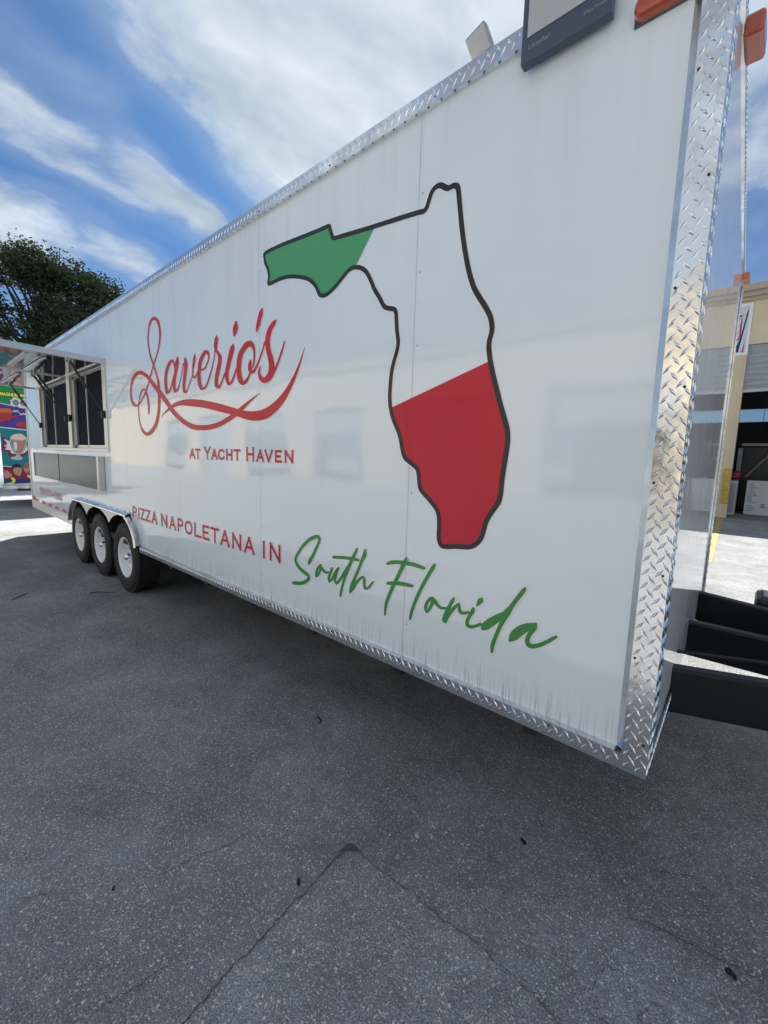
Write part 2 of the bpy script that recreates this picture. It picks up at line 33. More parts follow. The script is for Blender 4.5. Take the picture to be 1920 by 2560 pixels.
MUR={"green":[[0.02,2.85],[0.811,2.961],[0.782,2.446],[0.448,2.471],[0.355,2.472],[0.193,2.507],[-0.001,2.526]],"wl1":[[0.0,2.537],[0.193,2.507],[0.356,2.478],[0.447,2.459],[0.446,2.44],[0.309,2.467],[0.192,2.49],[-0.001,2.514]],"purple":[[-0.001,2.514],[0.192,2.49],[0.446,2.447],[0.78,2.421],[0.752,1.926],[0.654,1.925],[0.277,1.941],[-0.037,1.953]],"wl2":[[-0.037,1.953],[0.249,1.945],[0.663,1.914],[0.751,1.907],[0.749,1.882],[0.662,1.893],[0.248,1.921],[-0.039,1.93]],"teal":[[-0.039,1.93],[0.248,1.917],[0.662,1.889],[0.749,1.879],[0.706,0.949],[0.483,0.986],[0.129,1.033],[-0.094,1.056]],"wl3":[[-0.094,1.056],[0.129,1.033],[0.484,0.999],[0.482,0.98],[0.128,1.012],[-0.096,1.032]],"redb":[[-0.096,1.032],[0.128,1.009],[0.696,0.949],[0.68,0.671],[0.117,0.681],[-0.117,0.698]],"blueb":[[-0.117,0.698],[0.118,0.706],[0.683,0.734],[0.672,0.531],[0.127,0.547],[-0.126,0.554]],"grey":[[-0.124,0.584],[0.129,0.583],[0.676,0.608],[0.67,0.506],[0.125,0.51],[-0.129,0.512]],"bottle1":[[-0.012,2.351],[0.305,2.396],[0.377,2.368],[0.392,2.321],[0.381,2.29],[0.343,2.269],[0.298,2.282],[-0.019,2.234]],"bottle2":[[-0.019,2.234],[0.298,2.282],[0.351,2.258],[0.395,2.214],[0.353,2.138],[0.306,2.11],[-0.033,2.024]],"nozzle":[[0.376,2.212],[0.453,2.241],[0.5,2.242],[0.432,2.205],[0.384,2.179]],"redsq":[[0.44,2.025],[0.462,2.075],[0.52,2.092],[0.652,2.054],[0.651,1.956],[0.512,1.97],[0.447,1.977]],"goo":[[0.344,2.584],[0.391,2.607],[0.413,2.657],[0.479,2.671],[0.533,2.636],[0.571,2.634],[0.63,2.666],[0.795,2.68],[0.78,2.421],[0.654,2.42],[0.539,2.426],[0.475,2.462],[0.429,2.463],[0.373,2.468],[0.353,2.514],[0.379,2.558]],"burst1":[[0.146,1.742],[0.224,1.686],[0.295,1.63],[0.568,1.607],[0.624,1.572],[0.73,1.552],[0.712,1.226],[0.626,1.274],[0.591,1.348],[0.509,1.271],[0.273,1.266],[0.269,1.363],[0.161,1.396],[0.14,1.503],[0.198,1.553]],"burst2":[[0.196,1.667],[0.303,1.618],[0.585,1.57],[0.61,1.51],[0.626,1.448],[0.593,1.385],[0.493,1.32],[0.314,1.328],[0.29,1.4],[0.199,1.421],[0.23,1.482],[0.181,1.504],[0.244,1.555]],"glass":[[0.298,1.69],[0.309,1.558],[0.33,1.45],[0.371,1.354],[0.416,1.312],[0.464,1.313],[0.515,1.37],[0.569,1.471],[0.604,1.571],[0.621,1.696],[0.522,1.653],[0.4,1.665]],"shake":[[0.332,1.638],[0.335,1.535],[0.362,1.439],[0.409,1.355],[0.466,1.357],[0.519,1.432],[0.564,1.545],[0.579,1.644],[0.511,1.628],[0.398,1.635]],"shine":[[0.367,1.585],[0.396,1.605],[0.423,1.581],[0.421,1.478],[0.402,1.391],[0.372,1.439]],"cream":[[0.303,1.691],[0.339,1.753],[0.398,1.793],[0.455,1.808],[0.522,1.806],[0.577,1.767],[0.613,1.72],[0.621,1.689],[0.522,1.647],[0.399,1.662]],"foot":[[0.388,1.311],[0.483,1.314],[0.462,1.283],[0.507,1.234],[0.495,1.185],[0.389,1.17],[0.305,1.193],[0.294,1.23],[0.395,1.269]],"hero_skin":[[0.303,0.924],[0.32,0.973],[0.455,0.999],[0.481,0.949],[0.47,0.849],[0.442,0.787],[0.404,0.782],[0.34,0.826]],"hero_hair":[[0.298,0.998],[0.335,1.053],[0.402,1.072],[0.458,1.048],[0.468,0.986],[0.388,0.998],[0.325,0.973],[0.306,0.9]],"fist":[[0.142,0.876],[0.177,0.918],[0.223,0.906],[0.257,0.851],[0.292,0.814],[0.274,0.752],[0.222,0.735],[0.166,0.729],[0.141,0.778]],"glove":[[0.263,0.728],[0.298,0.752],[0.342,0.702],[0.328,0.628],[0.278,0.586],[0.166,0.582],[0.167,0.607],[0.271,0.623],[0.279,0.678]],"hair2":[[0.524,1.024],[0.557,1.099],[0.618,1.137],[0.676,1.119],[0.666,0.949],[0.619,0.987],[0.551,0.999]],"skin2":[[0.521,0.974],[0.608,0.974],[0.625,0.924],[0.582,0.849],[0.526,0.899]],"glove2":[[0.574,0.811],[0.608,0.798],[0.654,0.747],[0.651,0.697],[0.604,0.735],[0.576,0.761]],"eye1":[[0.462,2.549]],"eye2":[[0.599,2.553]],"eyer":[[0.462,2.549],[0.519,2.555],[0.466,2.616]],"txt":[[0.19,2.741],[0.186,2.682],[0.635,2.763],[0.632,2.702]],"squig":[[0.394,2.345],[0.44,2.338],[0.488,2.349],[0.53,2.275],[0.579,2.291],[0.608,2.294],[0.654,2.256]],"trimr":[[0.116,1.549],[0.132,1.299],[0.124,0.803],[0.121,0.535]]}
GR={"seamL":[[-0.857,-0.463],[-0.844,-0.588],[-0.838,-0.714],[-0.828,-0.811],[-0.819,-0.897],[-0.821,-0.97],[-0.808,-1.031],[-0.794,-1.094]],"seamR":[[-0.824,-0.445],[-0.687,-0.441],[-0.553,-0.426],[-0.439,-0.429],[-0.346,-0.415],[-0.251,-0.418],[-0.165,-0.421],[-0.083,-0.433]],"crk1":[[-0.99,-1.25],[-0.977,-1.194],[-0.961,-1.129],[-0.965,-1.065],[-0.963,-0.998]],"crk2":[[-1.186,-0.676],[-1.192,-0.752],[-1.237,-0.873],[-1.25,-0.981]],"crk3":[[-0.774,-0.33],[-0.754,-0.254],[-0.741,-0.211]],"crk4":[[-0.003,0.239],[0.066,0.267],[0.143,0.327],[0.187,0.278]],"crk5":[[-0.036,-0.015],[0.075,0.031],[0.206,0.047],[0.281,0.069],[0.338,0.06]],"crk6":[[-1.496,-1.378],[-1.499,-1.332],[-1.46,-1.255]],"spots":[[-0.883,-0.67],[-0.375,0.027],[0.262,0.027],[-1.319,-1.111],[-0.976,-1.099],[-0.02,-0.349]],"pebble":[[-0.692,-0.241]],"twigs":[[[-4.9,-0.288],[-4.873,-0.22],[-4.721,-0.096]],[[-5.459,0.029],[-5.426,0.091]],[[-5.14,-0.867],[-5.253,-0.775],[-5.306,-0.72]],[[-1.567,-0.032],[-1.573,-0.012],[-1.531,-0.023],[-1.522,-0.049]]]}
SUN = Vector((-0.522, 0.438, 0.731)).normalized()
# ------------------------------------------------------------------ world
def nd(nt, t, ins=None, **props):
    n = nt.nodes.new(t)
    for k, v in props.items(): setattr(n, k, v)
    for k, v in (ins or {}).items():
        s = n.inputs[k]
        if isinstance(v, bpy.types.NodeSocket): nt.links.new(v, s)
        else: s.default_value = v
    return n
def mth(nt, op, a, b=0.0, c=0.0, clamp=False):
    n = nd(nt, 'ShaderNodeMath', {0: a, 1: b, 2: c}, operation=op); n.use_clamp = clamp
    return n.outputs[0]
def maprange(nt, v, a, b, c=0.0, d=1.0, smooth=False):
    n = nd(nt, 'ShaderNodeMapRange', {'Value': v, 'From Min': a, 'From Max': b, 'To Min': c, 'To Max': d})
    if smooth: n.interpolation_type = 'SMOOTHSTEP'
    return n.outputs[0]
def mixc(nt, fac, a, b, mode='MIX'):
    n = nt.nodes.new('ShaderNodeMix'); n.data_type = 'RGBA'; n.blend_type = mode
    for i, v in ((0, fac), (6, a), (7, b)):
        if isinstance(v, bpy.types.NodeSocket): nt.links.new(v, n.inputs[i])
        else: n.inputs[i].default_value = v if i == 0 else (v[0], v[1], v[2], 1)
    return n.outputs[2]
W = bpy.data.worlds.new('World'); SC.world = W; W.use_nodes = True
wt = W.node_tree; wt.nodes.clear()
sky = nd(wt, 'ShaderNodeTexSky'); sky.sky_type = 'NISHITA'; sky.sun_disc = False
sky.sun_elevation = math.asin(SUN.z); sky.sun_rotation = math.atan2(SUN.x, SUN.y)
sky.air_density = 1.0; sky.dust_density = 0.6; sky.ozone_density = 2.2; sky.altitude = 0
gen = nd(wt, 'ShaderNodeTexCoord').outputs['Generated']
sx = nd(wt, 'ShaderNodeSeparateXYZ', {0: gen})
den = mth(wt, 'ADD', mth(wt, 'MAXIMUM', sx.outputs[2], 0.0), 0.12)
px = mth(wt, 'DIVIDE', sx.outputs[0], den); py = mth(wt, 'DIVIDE', sx.outputs[1], den)
pc = nd(wt, 'ShaderNodeCombineXYZ', {0: px, 1: py, 2: 0.0}).outputs[0]
# wispy warp
wn = nd(wt, 'ShaderNodeTexNoise', {'Vector': pc, 'Scale': 1.6, 'Detail': 3.0, 'Roughness': 0.5})
wv = nd(wt, 'ShaderNodeVectorMath', {0: wn.outputs['Color'], 1: (0.5, 0.5, 0.5)}, operation='SUBTRACT').outputs[0]
wv = nd(wt, 'ShaderNodeVectorMath', {0: wv, 'Scale': 0.35}, operation='SCALE').outputs[0]
pw = nd(wt, 'ShaderNodeVectorMath', {0: pc, 1: wv}, operation='ADD').outputs[0]
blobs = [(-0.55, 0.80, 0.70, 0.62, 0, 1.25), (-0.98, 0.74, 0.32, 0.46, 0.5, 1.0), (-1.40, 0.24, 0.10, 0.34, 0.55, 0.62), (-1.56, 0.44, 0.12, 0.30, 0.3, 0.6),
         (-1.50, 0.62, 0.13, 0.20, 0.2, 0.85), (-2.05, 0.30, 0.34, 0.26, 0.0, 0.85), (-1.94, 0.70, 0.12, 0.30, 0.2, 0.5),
         (-0.02, 1.45, 0.35, 0.22, 0.4, 0.45), (-0.3, -1.7, 1.6, 0.9, 0.3, 0.95), (0.05, -0.1, 0.55, 0.5, 0.2, 1.0), (0.9, -0.5, 0.9, 0.6, 0.9, 0.9), (1.7, 0.9, 1.0, 0.6, -0.4, 0.8), (-1.1, -1.1, 0.8, 0.45, 1.0, 0.85), (0.5, 0.9, 0.45, 0.4, 0.2, 0.8)]  # clouds overhead and behind the camera are unseen, enlarged to add ambient light
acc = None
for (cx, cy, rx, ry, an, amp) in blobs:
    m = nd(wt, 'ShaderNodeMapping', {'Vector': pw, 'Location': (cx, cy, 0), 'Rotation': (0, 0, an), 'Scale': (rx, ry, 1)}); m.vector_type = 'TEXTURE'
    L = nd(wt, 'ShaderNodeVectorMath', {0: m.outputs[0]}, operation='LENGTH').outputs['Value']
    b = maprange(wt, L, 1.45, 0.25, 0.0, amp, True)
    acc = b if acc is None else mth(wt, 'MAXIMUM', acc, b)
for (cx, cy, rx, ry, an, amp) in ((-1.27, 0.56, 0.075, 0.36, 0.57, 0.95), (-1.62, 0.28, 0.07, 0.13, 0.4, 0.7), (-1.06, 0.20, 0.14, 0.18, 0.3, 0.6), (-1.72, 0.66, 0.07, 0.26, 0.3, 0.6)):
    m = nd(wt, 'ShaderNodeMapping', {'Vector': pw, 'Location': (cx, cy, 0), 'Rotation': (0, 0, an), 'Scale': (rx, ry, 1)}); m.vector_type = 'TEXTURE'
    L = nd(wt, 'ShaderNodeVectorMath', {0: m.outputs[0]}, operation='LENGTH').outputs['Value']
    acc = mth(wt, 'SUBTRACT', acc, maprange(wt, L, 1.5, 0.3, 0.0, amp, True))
st = nd(wt, 'ShaderNodeMapping', {'Vector': pw, 'Rotation': (0, 0, 0.35), 'Scale': (1.0, 0.6, 1)}).outputs[0]
n1 = nd(wt, 'ShaderNodeTexNoise', {'Vector': st, 'Scale': 4.2, 'Detail': 10.0, 'Roughness': 0.58, 'Distortion': 0.4}).outputs['Fac']
n2 = nd(wt, 'ShaderNodeTexNoise', {'Vector': pc, 'Scale': 9.0, 'Detail': 6.0, 'Roughness': 0.6}).outputs['Fac']
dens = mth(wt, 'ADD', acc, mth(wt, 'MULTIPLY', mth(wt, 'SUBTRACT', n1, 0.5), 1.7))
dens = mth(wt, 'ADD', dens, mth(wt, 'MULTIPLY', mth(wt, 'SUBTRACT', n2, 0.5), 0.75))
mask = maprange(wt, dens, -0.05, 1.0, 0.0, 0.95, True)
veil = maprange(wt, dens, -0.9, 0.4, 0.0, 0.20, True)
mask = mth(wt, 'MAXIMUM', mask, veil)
mask = mth(wt, 'MULTIPLY', mask, maprange(wt, sx.outputs[2], -0.01, 0.05))
n3 = nd(wt, 'ShaderNodeTexNoise', {'Vector': st, 'Scale': 5.0, 'Detail': 5.0, 'Roughness': 0.5}).outputs['Fac']
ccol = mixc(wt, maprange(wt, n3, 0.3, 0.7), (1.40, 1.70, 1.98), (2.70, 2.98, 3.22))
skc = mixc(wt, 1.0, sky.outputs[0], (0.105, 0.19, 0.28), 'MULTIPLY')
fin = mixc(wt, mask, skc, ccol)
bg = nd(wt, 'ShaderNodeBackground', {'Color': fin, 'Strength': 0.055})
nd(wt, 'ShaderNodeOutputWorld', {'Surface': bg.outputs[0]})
W.cycles.sampling_method = 'MANUAL'; W.cycles.sample_map_resolution = 512
# ------------------------------------------------------------------ sun
sd = bpy.data.lights.new('sun', 'SUN'); sd.energy = 2.0; sd.angle = R_(0.53); sd.color = (1.0, 0.965, 0.91)
so = bpy.data.objects.new('sun', sd); COL.objects.link(so)
so.rotation_euler = SUN.to_track_quat('Z', 'Y').to_euler(); so.location = (0, 0, 30)

# ------------------------------------------------------------------ helpers
class G:
    def __init__(s): s.v = []; s.f = []; s.m = []; s.sm = False
    def quad(s, a, b, c, d, mi=0):
        n = len(s.v); s.v += [tuple(a), tuple(b), tuple(c), tuple(d)]; s.f.append((n, n+1, n+2, n+3)); s.m.append(mi)
    def tri(s, a, b, c, mi=0):
        n = len(s.v); s.v += [tuple(a), tuple(b), tuple(c)]; s.f.append((n, n+1, n+2)); s.m.append(mi)
    def poly(s, pts, mi=0):
        n = len(s.v); s.v += [tuple(p) for p in pts]; s.f.append(tuple(range(n, n+len(pts)))); s.m.append(mi)
    def box(s, x0, x1, y0, y1, z0, z1, mi=0, M=None):
        P = [Vector(q) for q in ((x0,y0,z0),(x1,y0,z0),(x1,y1,z0),(x0,y1,z0),(x0,y0,z1),(x1,y0,z1),(x1,y1,z1),(x0,y1,z1))]
        if M: P = [M @ q for q in P]
        n = len(s.v); s.v += [tuple(q) for q in P]
        for q in ((0,3,2,1),(4,5,6,7),(0,1,5,4),(1,2,6,5),(2,3,7,6),(3,0,4,7)):
            s.f.append(tuple(n+i for i in q)); s.m.append(mi)
    def tube(s, pts, rad, k=10, mi=0, cap=True):
        pts = [Vector(p) for p in pts]; rads = rad if isinstance(rad, (list, tuple)) else [rad]*len(pts)
        rings = []
        for i, p in enumerate(pts):
            t = (pts[min(i+1, len(pts)-1)] - pts[max(i-1, 0)]).normalized()
            a = t.orthogonal().normalized() if i == 0 else (pa - t * pa.dot(t)).normalized()
            pa = a; b = t.cross(a)
            n = len(s.v); s.v += [tuple(p + rads[i]*(math.cos(6.28319*j/k)*a + math.sin(6.28319*j/k)*b)) for j in range(k)]
            rings.append(n)
        for q, w in zip(rings, rings[1:]):
            for j in range(k):
                s.f.append((q+j, q+(j+1) % k, w+(j+1) % k, w+j)); s.m.append(mi)
        if cap:
            s.f.append(tuple(rings[0]+j for j in reversed(range(k)))); s.m.append(mi)
            s.f.append(tuple(rings[-1]+j for j in range(k))); s.m.append(mi)
    def lathe_y(s, prof, cx, cz, k=48, mi=0, mis=None):
        # prof: (radius, y) list, axis along Y
        rings = []
        for (rr, y) in prof:
            n = len(s.v); s.v += [(cx+rr*math.cos(6.28319*j/k), y, cz+rr*math.sin(6.28319*j/k)) for j in range(k)]; rings.append(n)
        for i, (q, w) in enumerate(zip(rings, rings[1:])):
            for j in range(k):
                s.f.append((q+j, w+j, w+(j+1) % k, q+(j+1) % k)); s.m.append(mis[i] if mis else mi)
    def add(s, o):
        n = len(s.v); s.v += o.v; s.f += [tuple(i+n for i in q) for q in o.f]; s.m += o.m
    def build(s, name, mats, parent=None, smooth=False, bevel=0, **tags):
        me = bpy.data.meshes.new(name); me.from_pydata(s.v, [], s.f)
        mats = mats if isinstance(mats, (list, tuple)) else [mats]
        for m in mats: me.materials.append(m)
        if len(mats) > 1: me.polygons.foreach_set('material_index', s.m)
        if smooth: me.polygons.foreach_set('use_smooth', [True]*len(me.polygons))
        me.validate(); me.update()
        o = bpy.data.objects.new(name, me); COL.objects.link(o)
        if parent: o.parent = parent
        if bevel:
            b = o.modifiers.new('bevel', 'BEVEL'); b.width = bevel; b.segments = 2; b.limit_method = 'ANGLE'
        for k, v in tags.items(): o[k] = v
        return o
def thing(name, label, cat, group=None, loc=(0, 0, 0)):
    o = bpy.data.objects.new(name, None); COL.objects.link(o); o.empty_display_size = 0.1
    o.location = loc
    o['label'] = label; o['category'] = cat
    if group: o['group'] = group
    return o
def put(o, parent):
    """keep world place under an offset Empty"""
    o.parent = parent; o.matrix_parent_inverse = Matrix.Translation(-Vector(parent.location)); return o

# ------------------------------------------------------------------ materials
def mat(name, col, rough=0.5, metal=0.0, spec=0.5, coat=0.0, coatr=0.05, emit=None, bump=None, var=None, trans=0.0):
    m = bpy.data.materials.new(name); m.use_nodes = True; nt = m.node_tree
    b = nt.nodes['Principled BSDF']
    b.inputs['Base Color'].default_value = (*col, 1); b.inputs['Roughness'].default_value = rough
    b.inputs['Metallic'].default_value = metal; b.inputs['Specular IOR Level'].default_value = spec
    b.inputs['Coat Weight'].default_value = coat; b.inputs['Coat Roughness'].default_value = coatr
    b.inputs['Transmission Weight'].default_value = trans
    if emit: b.inputs['Emission Color'].default_value = (*emit[0], 1); b.inputs['Emission Strength'].default_value = emit[1]
    co = nd(nt, 'ShaderNodeTexCoord').outputs['Object']
    if var:   # (scale, amount)
        n = nd(nt, 'ShaderNodeTexNoise', {'Vector': co, 'Scale': var[0], 'Detail': 6.0, 'Roughness': 0.6})
        k = maprange(nt, n.outputs['Fac'], 0.3, 0.7, 1 - var[1], 1 + var[1])
        cc = nd(nt, 'ShaderNodeCombineXYZ', {0: k, 1: k, 2: k}).outputs[0]
        nt.links.new(mixc(nt, 1.0, col, cc, 'MULTIPLY'), b.inputs['Base Color'])
    if bump:  # (scale, strength, distance)
        n = nd(nt, 'ShaderNodeTexNoise', {'Vector': co, 'Scale': bump[0], 'Detail': 3.0})
        bb = nd(nt, 'ShaderNodeBump', {'Height': n.outputs['Fac'], 'Strength': bump[1], 'Distance': bump[2]})
        nt.links.new(bb.outputs[0], b.inputs['Normal'])
        if coat: nt.links.new(bb.outputs[0], b.inputs['Coat Normal'])
    return m
def grime(m, r0, r1, c0, c1, sc):
    nt = m.node_tree; b = nt.nodes['Principled BSDF']; co = nd(nt, 'ShaderNodeTexCoord').outputs['Object']
    n = nd(nt, 'ShaderNodeTexNoise', {'Vector': co, 'Scale': sc, 'Detail': 7.0, 'Roughness': 0.65}).outputs['Fac']
    nt.links.new(maprange(nt, n, 0.35, 0.7, r0, r1), b.inputs['Roughness']); nt.links.new(mixc(nt, maprange(nt, n, 0.4, 0.75), c0, c1), b.inputs['Base Color']); return m
def mat_panel():
    m = mat('white_panel_paint', (0.79, 0.81, 0.81), 0.4, spec=0.15, coat=1.0, coatr=0.04)
    m.node_tree.nodes['Principled BSDF'].inputs['Coat IOR'].default_value = 1.62
    nt = m.node_tree; b = nt.nodes['Principled BSDF']
    co = nd(nt, 'ShaderNodeTexCoord').outputs['Object']
    s = nd(nt, 'ShaderNodeMapping', {'Vector': co, 'Scale': (14, 14, 0.5)}).outputs[0]
    streak = nd(nt, 'ShaderNodeTexNoise', {'Vector': s, 'Scale': 1.0, 'Detail': 5.0, 'Roughness': 0.65}).outputs['Fac']
    big = nd(nt, 'ShaderNodeTexNoise', {'Vector': co, 'Scale': 1.3, 'Detail': 4.0}).outputs['Fac']
    z = nd(nt, 'ShaderNodeSeparateXYZ', {0: co}).outputs[2]
    top = maprange(nt, z, 2.1, 2.85); low = maprange(nt, z, 0.74, 0.56)
    s2 = nd(nt, 'ShaderNodeMapping', {'Vector': co, 'Scale': (120, 120, 4.0)}).outputs[0]
    drip = nd(nt, 'ShaderNodeTexNoise', {'Vector': s2, 'Scale': 1.0, 'Detail': 3.0, 'Roughness': 0.7}).outputs['Fac']
    dd = mth(nt, 'MULTIPLY', maprange(nt, drip, 0.50, 0.66), mth(nt, 'POWER', low, 1.6))
    ds = mth(nt, 'MULTIPLY', maprange(nt, streak, 0.45, 0.75), mth(nt, 'ADD', mth(nt, 'MULTIPLY', top, 0.24), 0.01))
    c1 = mixc(nt, maprange(nt, big, 0.3, 0.7), (0.675, 0.775, 0.84), (0.715, 0.81, 0.875))
    c2 = mixc(nt, ds, c1, (0.44, 0.47, 0.47))
    c3 = mixc(nt, mth(nt, 'MULTIPLY', dd, 0.7), c2, (0.22, 0.21, 0.19))
    nt.links.new(c3, b.inputs['Base Color'])
    w = nd(nt, 'ShaderNodeTexNoise', {'Vector': co, 'Scale': 1.1, 'Detail': 2.0, 'Roughness': 0.4}).outputs['Fac']
    fin_ = nd(nt, 'ShaderNodeTexNoise', {'Vector': co, 'Scale': 900.0, 'Detail': 1.0}).outputs['Fac']
    bb = nd(nt, 'ShaderNodeBump', {'Height': w, 'Strength': 0.5, 'Distance': 0.02})
    b2 = nd(nt, 'ShaderNodeBump', {'Height': fin_, 'Strength': 0.10, 'Distance': 0.0001, 'Normal': bb.outputs[0]})
    nt.links.new(b2.outputs[0], b.inputs['Normal']); nt.links.new(b2.outputs[0], b.inputs['Coat Normal'])
    nt.links.new(mth(nt, 'ADD', 0.02, mth(nt, 'MULTIPLY', maprange(nt, streak, 0.3, 0.8), 0.07)), b.inputs['Coat Roughness'])
    return m
def mat_asphalt(name, light, stone_amt):
    m = bpy.data.materials.new(name); m.use_nodes = True; nt = m.node_tree
    b = nt.nodes['Principled BSDF']; b.inputs['Roughness'].default_value = 0.8; b.inputs['Specular IOR Level'].default_value = 0.35
    co = nd(nt, 'ShaderNodeTexCoord').outputs['Object']
    wob = nd(nt, 'ShaderNodeTexNoise', {'Vector': co, 'Scale': 60.0, 'Detail': 2.0}).outputs['Color']
    wv_ = nd(nt, 'ShaderNodeVectorMath', {0: wob, 'Scale': 0.016}, operation='SCALE').outputs[0]
    cw = nd(nt, 'ShaderNodeVectorMath', {0: co, 1: wv_}, operation='ADD').outputs[0]
    v1 = nd(nt, 'ShaderNodeTexVoronoi', {'Vector': cw, 'Scale': 165.0}); v2 = nd(nt, 'ShaderNodeTexVoronoi', {'Vector': cw, 'Scale': 90.0})
    def cell(v, thr, rad):
        c = nd(nt, 'ShaderNodeSeparateXYZ', {0: v.outputs['Color']})
        return mth(nt, 'MULTIPLY', mth(nt, 'GREATER_THAN', c.outputs[0], thr), maprange(nt, v.outputs['Distance'], rad, rad*0.7)), c.outputs[1]
    s1, t1 = cell(v1, 1 - stone_amt, 0.50); s2, t2 = cell(v2, 1 - stone_amt * 0.5, 0.40)
    blot = nd(nt, 'ShaderNodeTexNoise', {'Vector': co, 'Scale': 1.7, 'Detail': 6.0, 'Roughness': 0.62}).outputs['Fac']
    mid = nd(nt, 'ShaderNodeTexNoise', {'Vector': co, 'Scale': 14.0, 'Detail': 5.0, 'Roughness': 0.7}).outputs['Fac']
    fine = nd(nt, 'ShaderNodeTexNoise', {'Vector': co, 'Scale': 240.0, 'Detail': 2.0, 'Roughness': 0.8}).outputs['Fac']
    big_ = nd(nt, 'ShaderNodeTexNoise', {'Vector': co, 'Scale': 0.45, 'Detail': 3.0, 'Roughness': 0.5}).outputs['Fac']
    k = mth(nt, 'MULTIPLY', mth(nt, 'MULTIPLY', maprange(nt, big_, 0.3, 0.7, 0.88, 1.12), maprange(nt, blot, 0.25, 0.75, 0.78, 1.22)), maprange(nt, mid, 0.25, 0.75, 0.78, 1.22))
    k = mth(nt, 'MULTIPLY', k, maprange(nt, fine, 0.32, 0.68, 0.18, 1.6))
    kk = nd(nt, 'ShaderNodeCombineXYZ', {0: k, 1: k, 2: k}).outputs[0]
    base = mixc(nt, 1.0, tuple(light * q for q in (0.97, 1.0, 1.05)), kk, 'MULTIPLY')
    # aggregate chips of several greys and tans
    t1 = mth(nt, 'POWER', t1, 1.6); t2 = mth(nt, 'POWER', t2, 1.6); tone1 = mixc(nt, t1, (0.20, 0.19, 0.18), (0.84, 0.80, 0.72)); tone2 = mixc(nt, t2, (0.20, 0.19, 0.18), (0.88, 0.84, 0.75))
    c = mixc(nt, mth(nt, 'MULTIPLY', s1, 0.85), base, tone1); c = mixc(nt, mth(nt, 'MULTIPLY', s2, 0.85), c, tone2)
    # hairline crazing and dark tar bits
    c = mixc(nt, 1.0, c, nd(nt, 'ShaderNodeCombineXYZ', {0: maprange(nt, blot, 0.3, 0.7, 0.84, 1.12), 1: maprange(nt, blot, 0.3, 0.7, 0.84, 1.12), 2: maprange(nt, blot, 0.3, 0.7, 0.84, 1.12)}).outputs[0], 'MULTIPLY')
    ve = nd(nt, 'ShaderNodeTexVoronoi', {'Vector': nd(nt, 'ShaderNodeVectorMath', {0: co, 1: nd(nt, 'ShaderNodeVectorMath', {0: nd(nt, 'ShaderNodeTexNoise', {'Vector': co, 'Scale': 5.0, 'Detail': 4.0}).outputs['Color'], 'Scale': 0.35}, operation='SCALE').outputs[0]}, operation='ADD').outputs[0], 'Scale': 1.7}, feature='DISTANCE_TO_EDGE')
    part = nd(nt, 'ShaderNodeTexNoise', {'Vector': co, 'Scale': 0.9, 'Detail': 2.0}).outputs['Fac']
    crack = mth(nt, 'MULTIPLY', maprange(nt, ve.outputs['Distance'], 0.005, 0.001), maprange(nt, part, 0.56, 0.68))
    c = mixc(nt, mth(nt, 'MULTIPLY', crack, 0.35), c, (0.02, 0.02, 0.022))
    tar = nd(nt, 'ShaderNodeTexNoise', {'Vector': co, 'Scale': 7.0, 'Detail': 3.0, 'Roughness': 0.7}).outputs['Fac']
    c = mixc(nt, maprange(nt, tar, 0.70, 0.76, 0, 0.55), c, (0.025, 0.025, 0.027))
    nt.links.new(c, b.inputs['Base Color'])
    h = mth(nt, 'ADD', mth(nt, 'MULTIPLY', v1.outputs['Distance'], -0.6), mth(nt, 'ADD', mth(nt, 'MULTIPLY', v2.outputs['Distance'], -0.5), mth(nt, 'MULTIPLY', fine, 0.6)))
    h = mth(nt, 'SUBTRACT', h, mth(nt, 'MULTIPLY', crack, 1.0))
    bb = nd(nt, 'ShaderNodeBump', {'Height': h, 'Strength': 0.9, 'Distance': 0.004})
    nt.links.new(bb.outputs[0], b.inputs['Normal'])
    return m
M = {}
M['panel'] = mat_panel()
M['asphalt'] = mat_asphalt('asphalt', 0.27, 0.60)
M['patch'] = mat_asphalt('asphalt_patch', 0.285, 0.72)
M['gel'] = mat('polished_white_front', (0.84, 0.86, 0.88), 0.05, spec=0.28, coat=0.0, bump=(1.6, 0.35, 0.012))
M['white'] = mat('white_vinyl', (0.82, 0.83, 0.83), 0.3, coat=0.5)
M['red'] = mat('red_vinyl', (0.52, 0.010, 0.032), 0.4, spec=0.3, coat=0.16, coatr=0.06, var=(2, 0.08))
M['green'] = mat('green_vinyl', (0.022, 0.225, 0.045), 0.35, coat=0.25, coatr=0.06)
M['green2'] = mat('green_fill_vinyl', (0.045, 0.32, 0.11), 0.35, coat=0.4, coatr=0.06)
M['navy'] = mat('black_vinyl', (0.010, 0.013, 0.020), 0.35, spec=0.35, coat=0.2, coatr=0.05)
M['alu'] = mat('bright_tread_aluminium', (0.86, 0.87, 0.88), 0.13, 1.0, bump=(9, 0.5, 0.004))
M['alu2'] = mat('polished_aluminium', (0.88, 0.88, 0.88), 0.16, 1.0, bump=(5, 0.4, 0.004))
M['frame'] = mat('satin_aluminium_frame', (0.66, 0.65, 0.63), 0.34, 0.85, bump=(30, 0.2, 0.001))
M['steel'] = mat('stainless_sheet', (0.42, 0.43, 0.43), 0.07, 1.0, bump=(3, 0.6, 0.006))
M['skirt'] = mat('dusty_fender_skirt', (0.60, 0.585, 0.56), 0.32, 0.75, var=(6, 0.1))
M['rubber'] = mat('tyre_rubber', (0.017, 0.017, 0.018), 0.72, var=(30, 0.3), bump=(200, 0.3, 0.001))
M['rim'] = mat('white_steel_rim', (0.86, 0.87, 0.89), 0.25, coat=0.5)
M['black'] = mat('black_plastic', (0.012, 0.012, 0.013), 0.45)
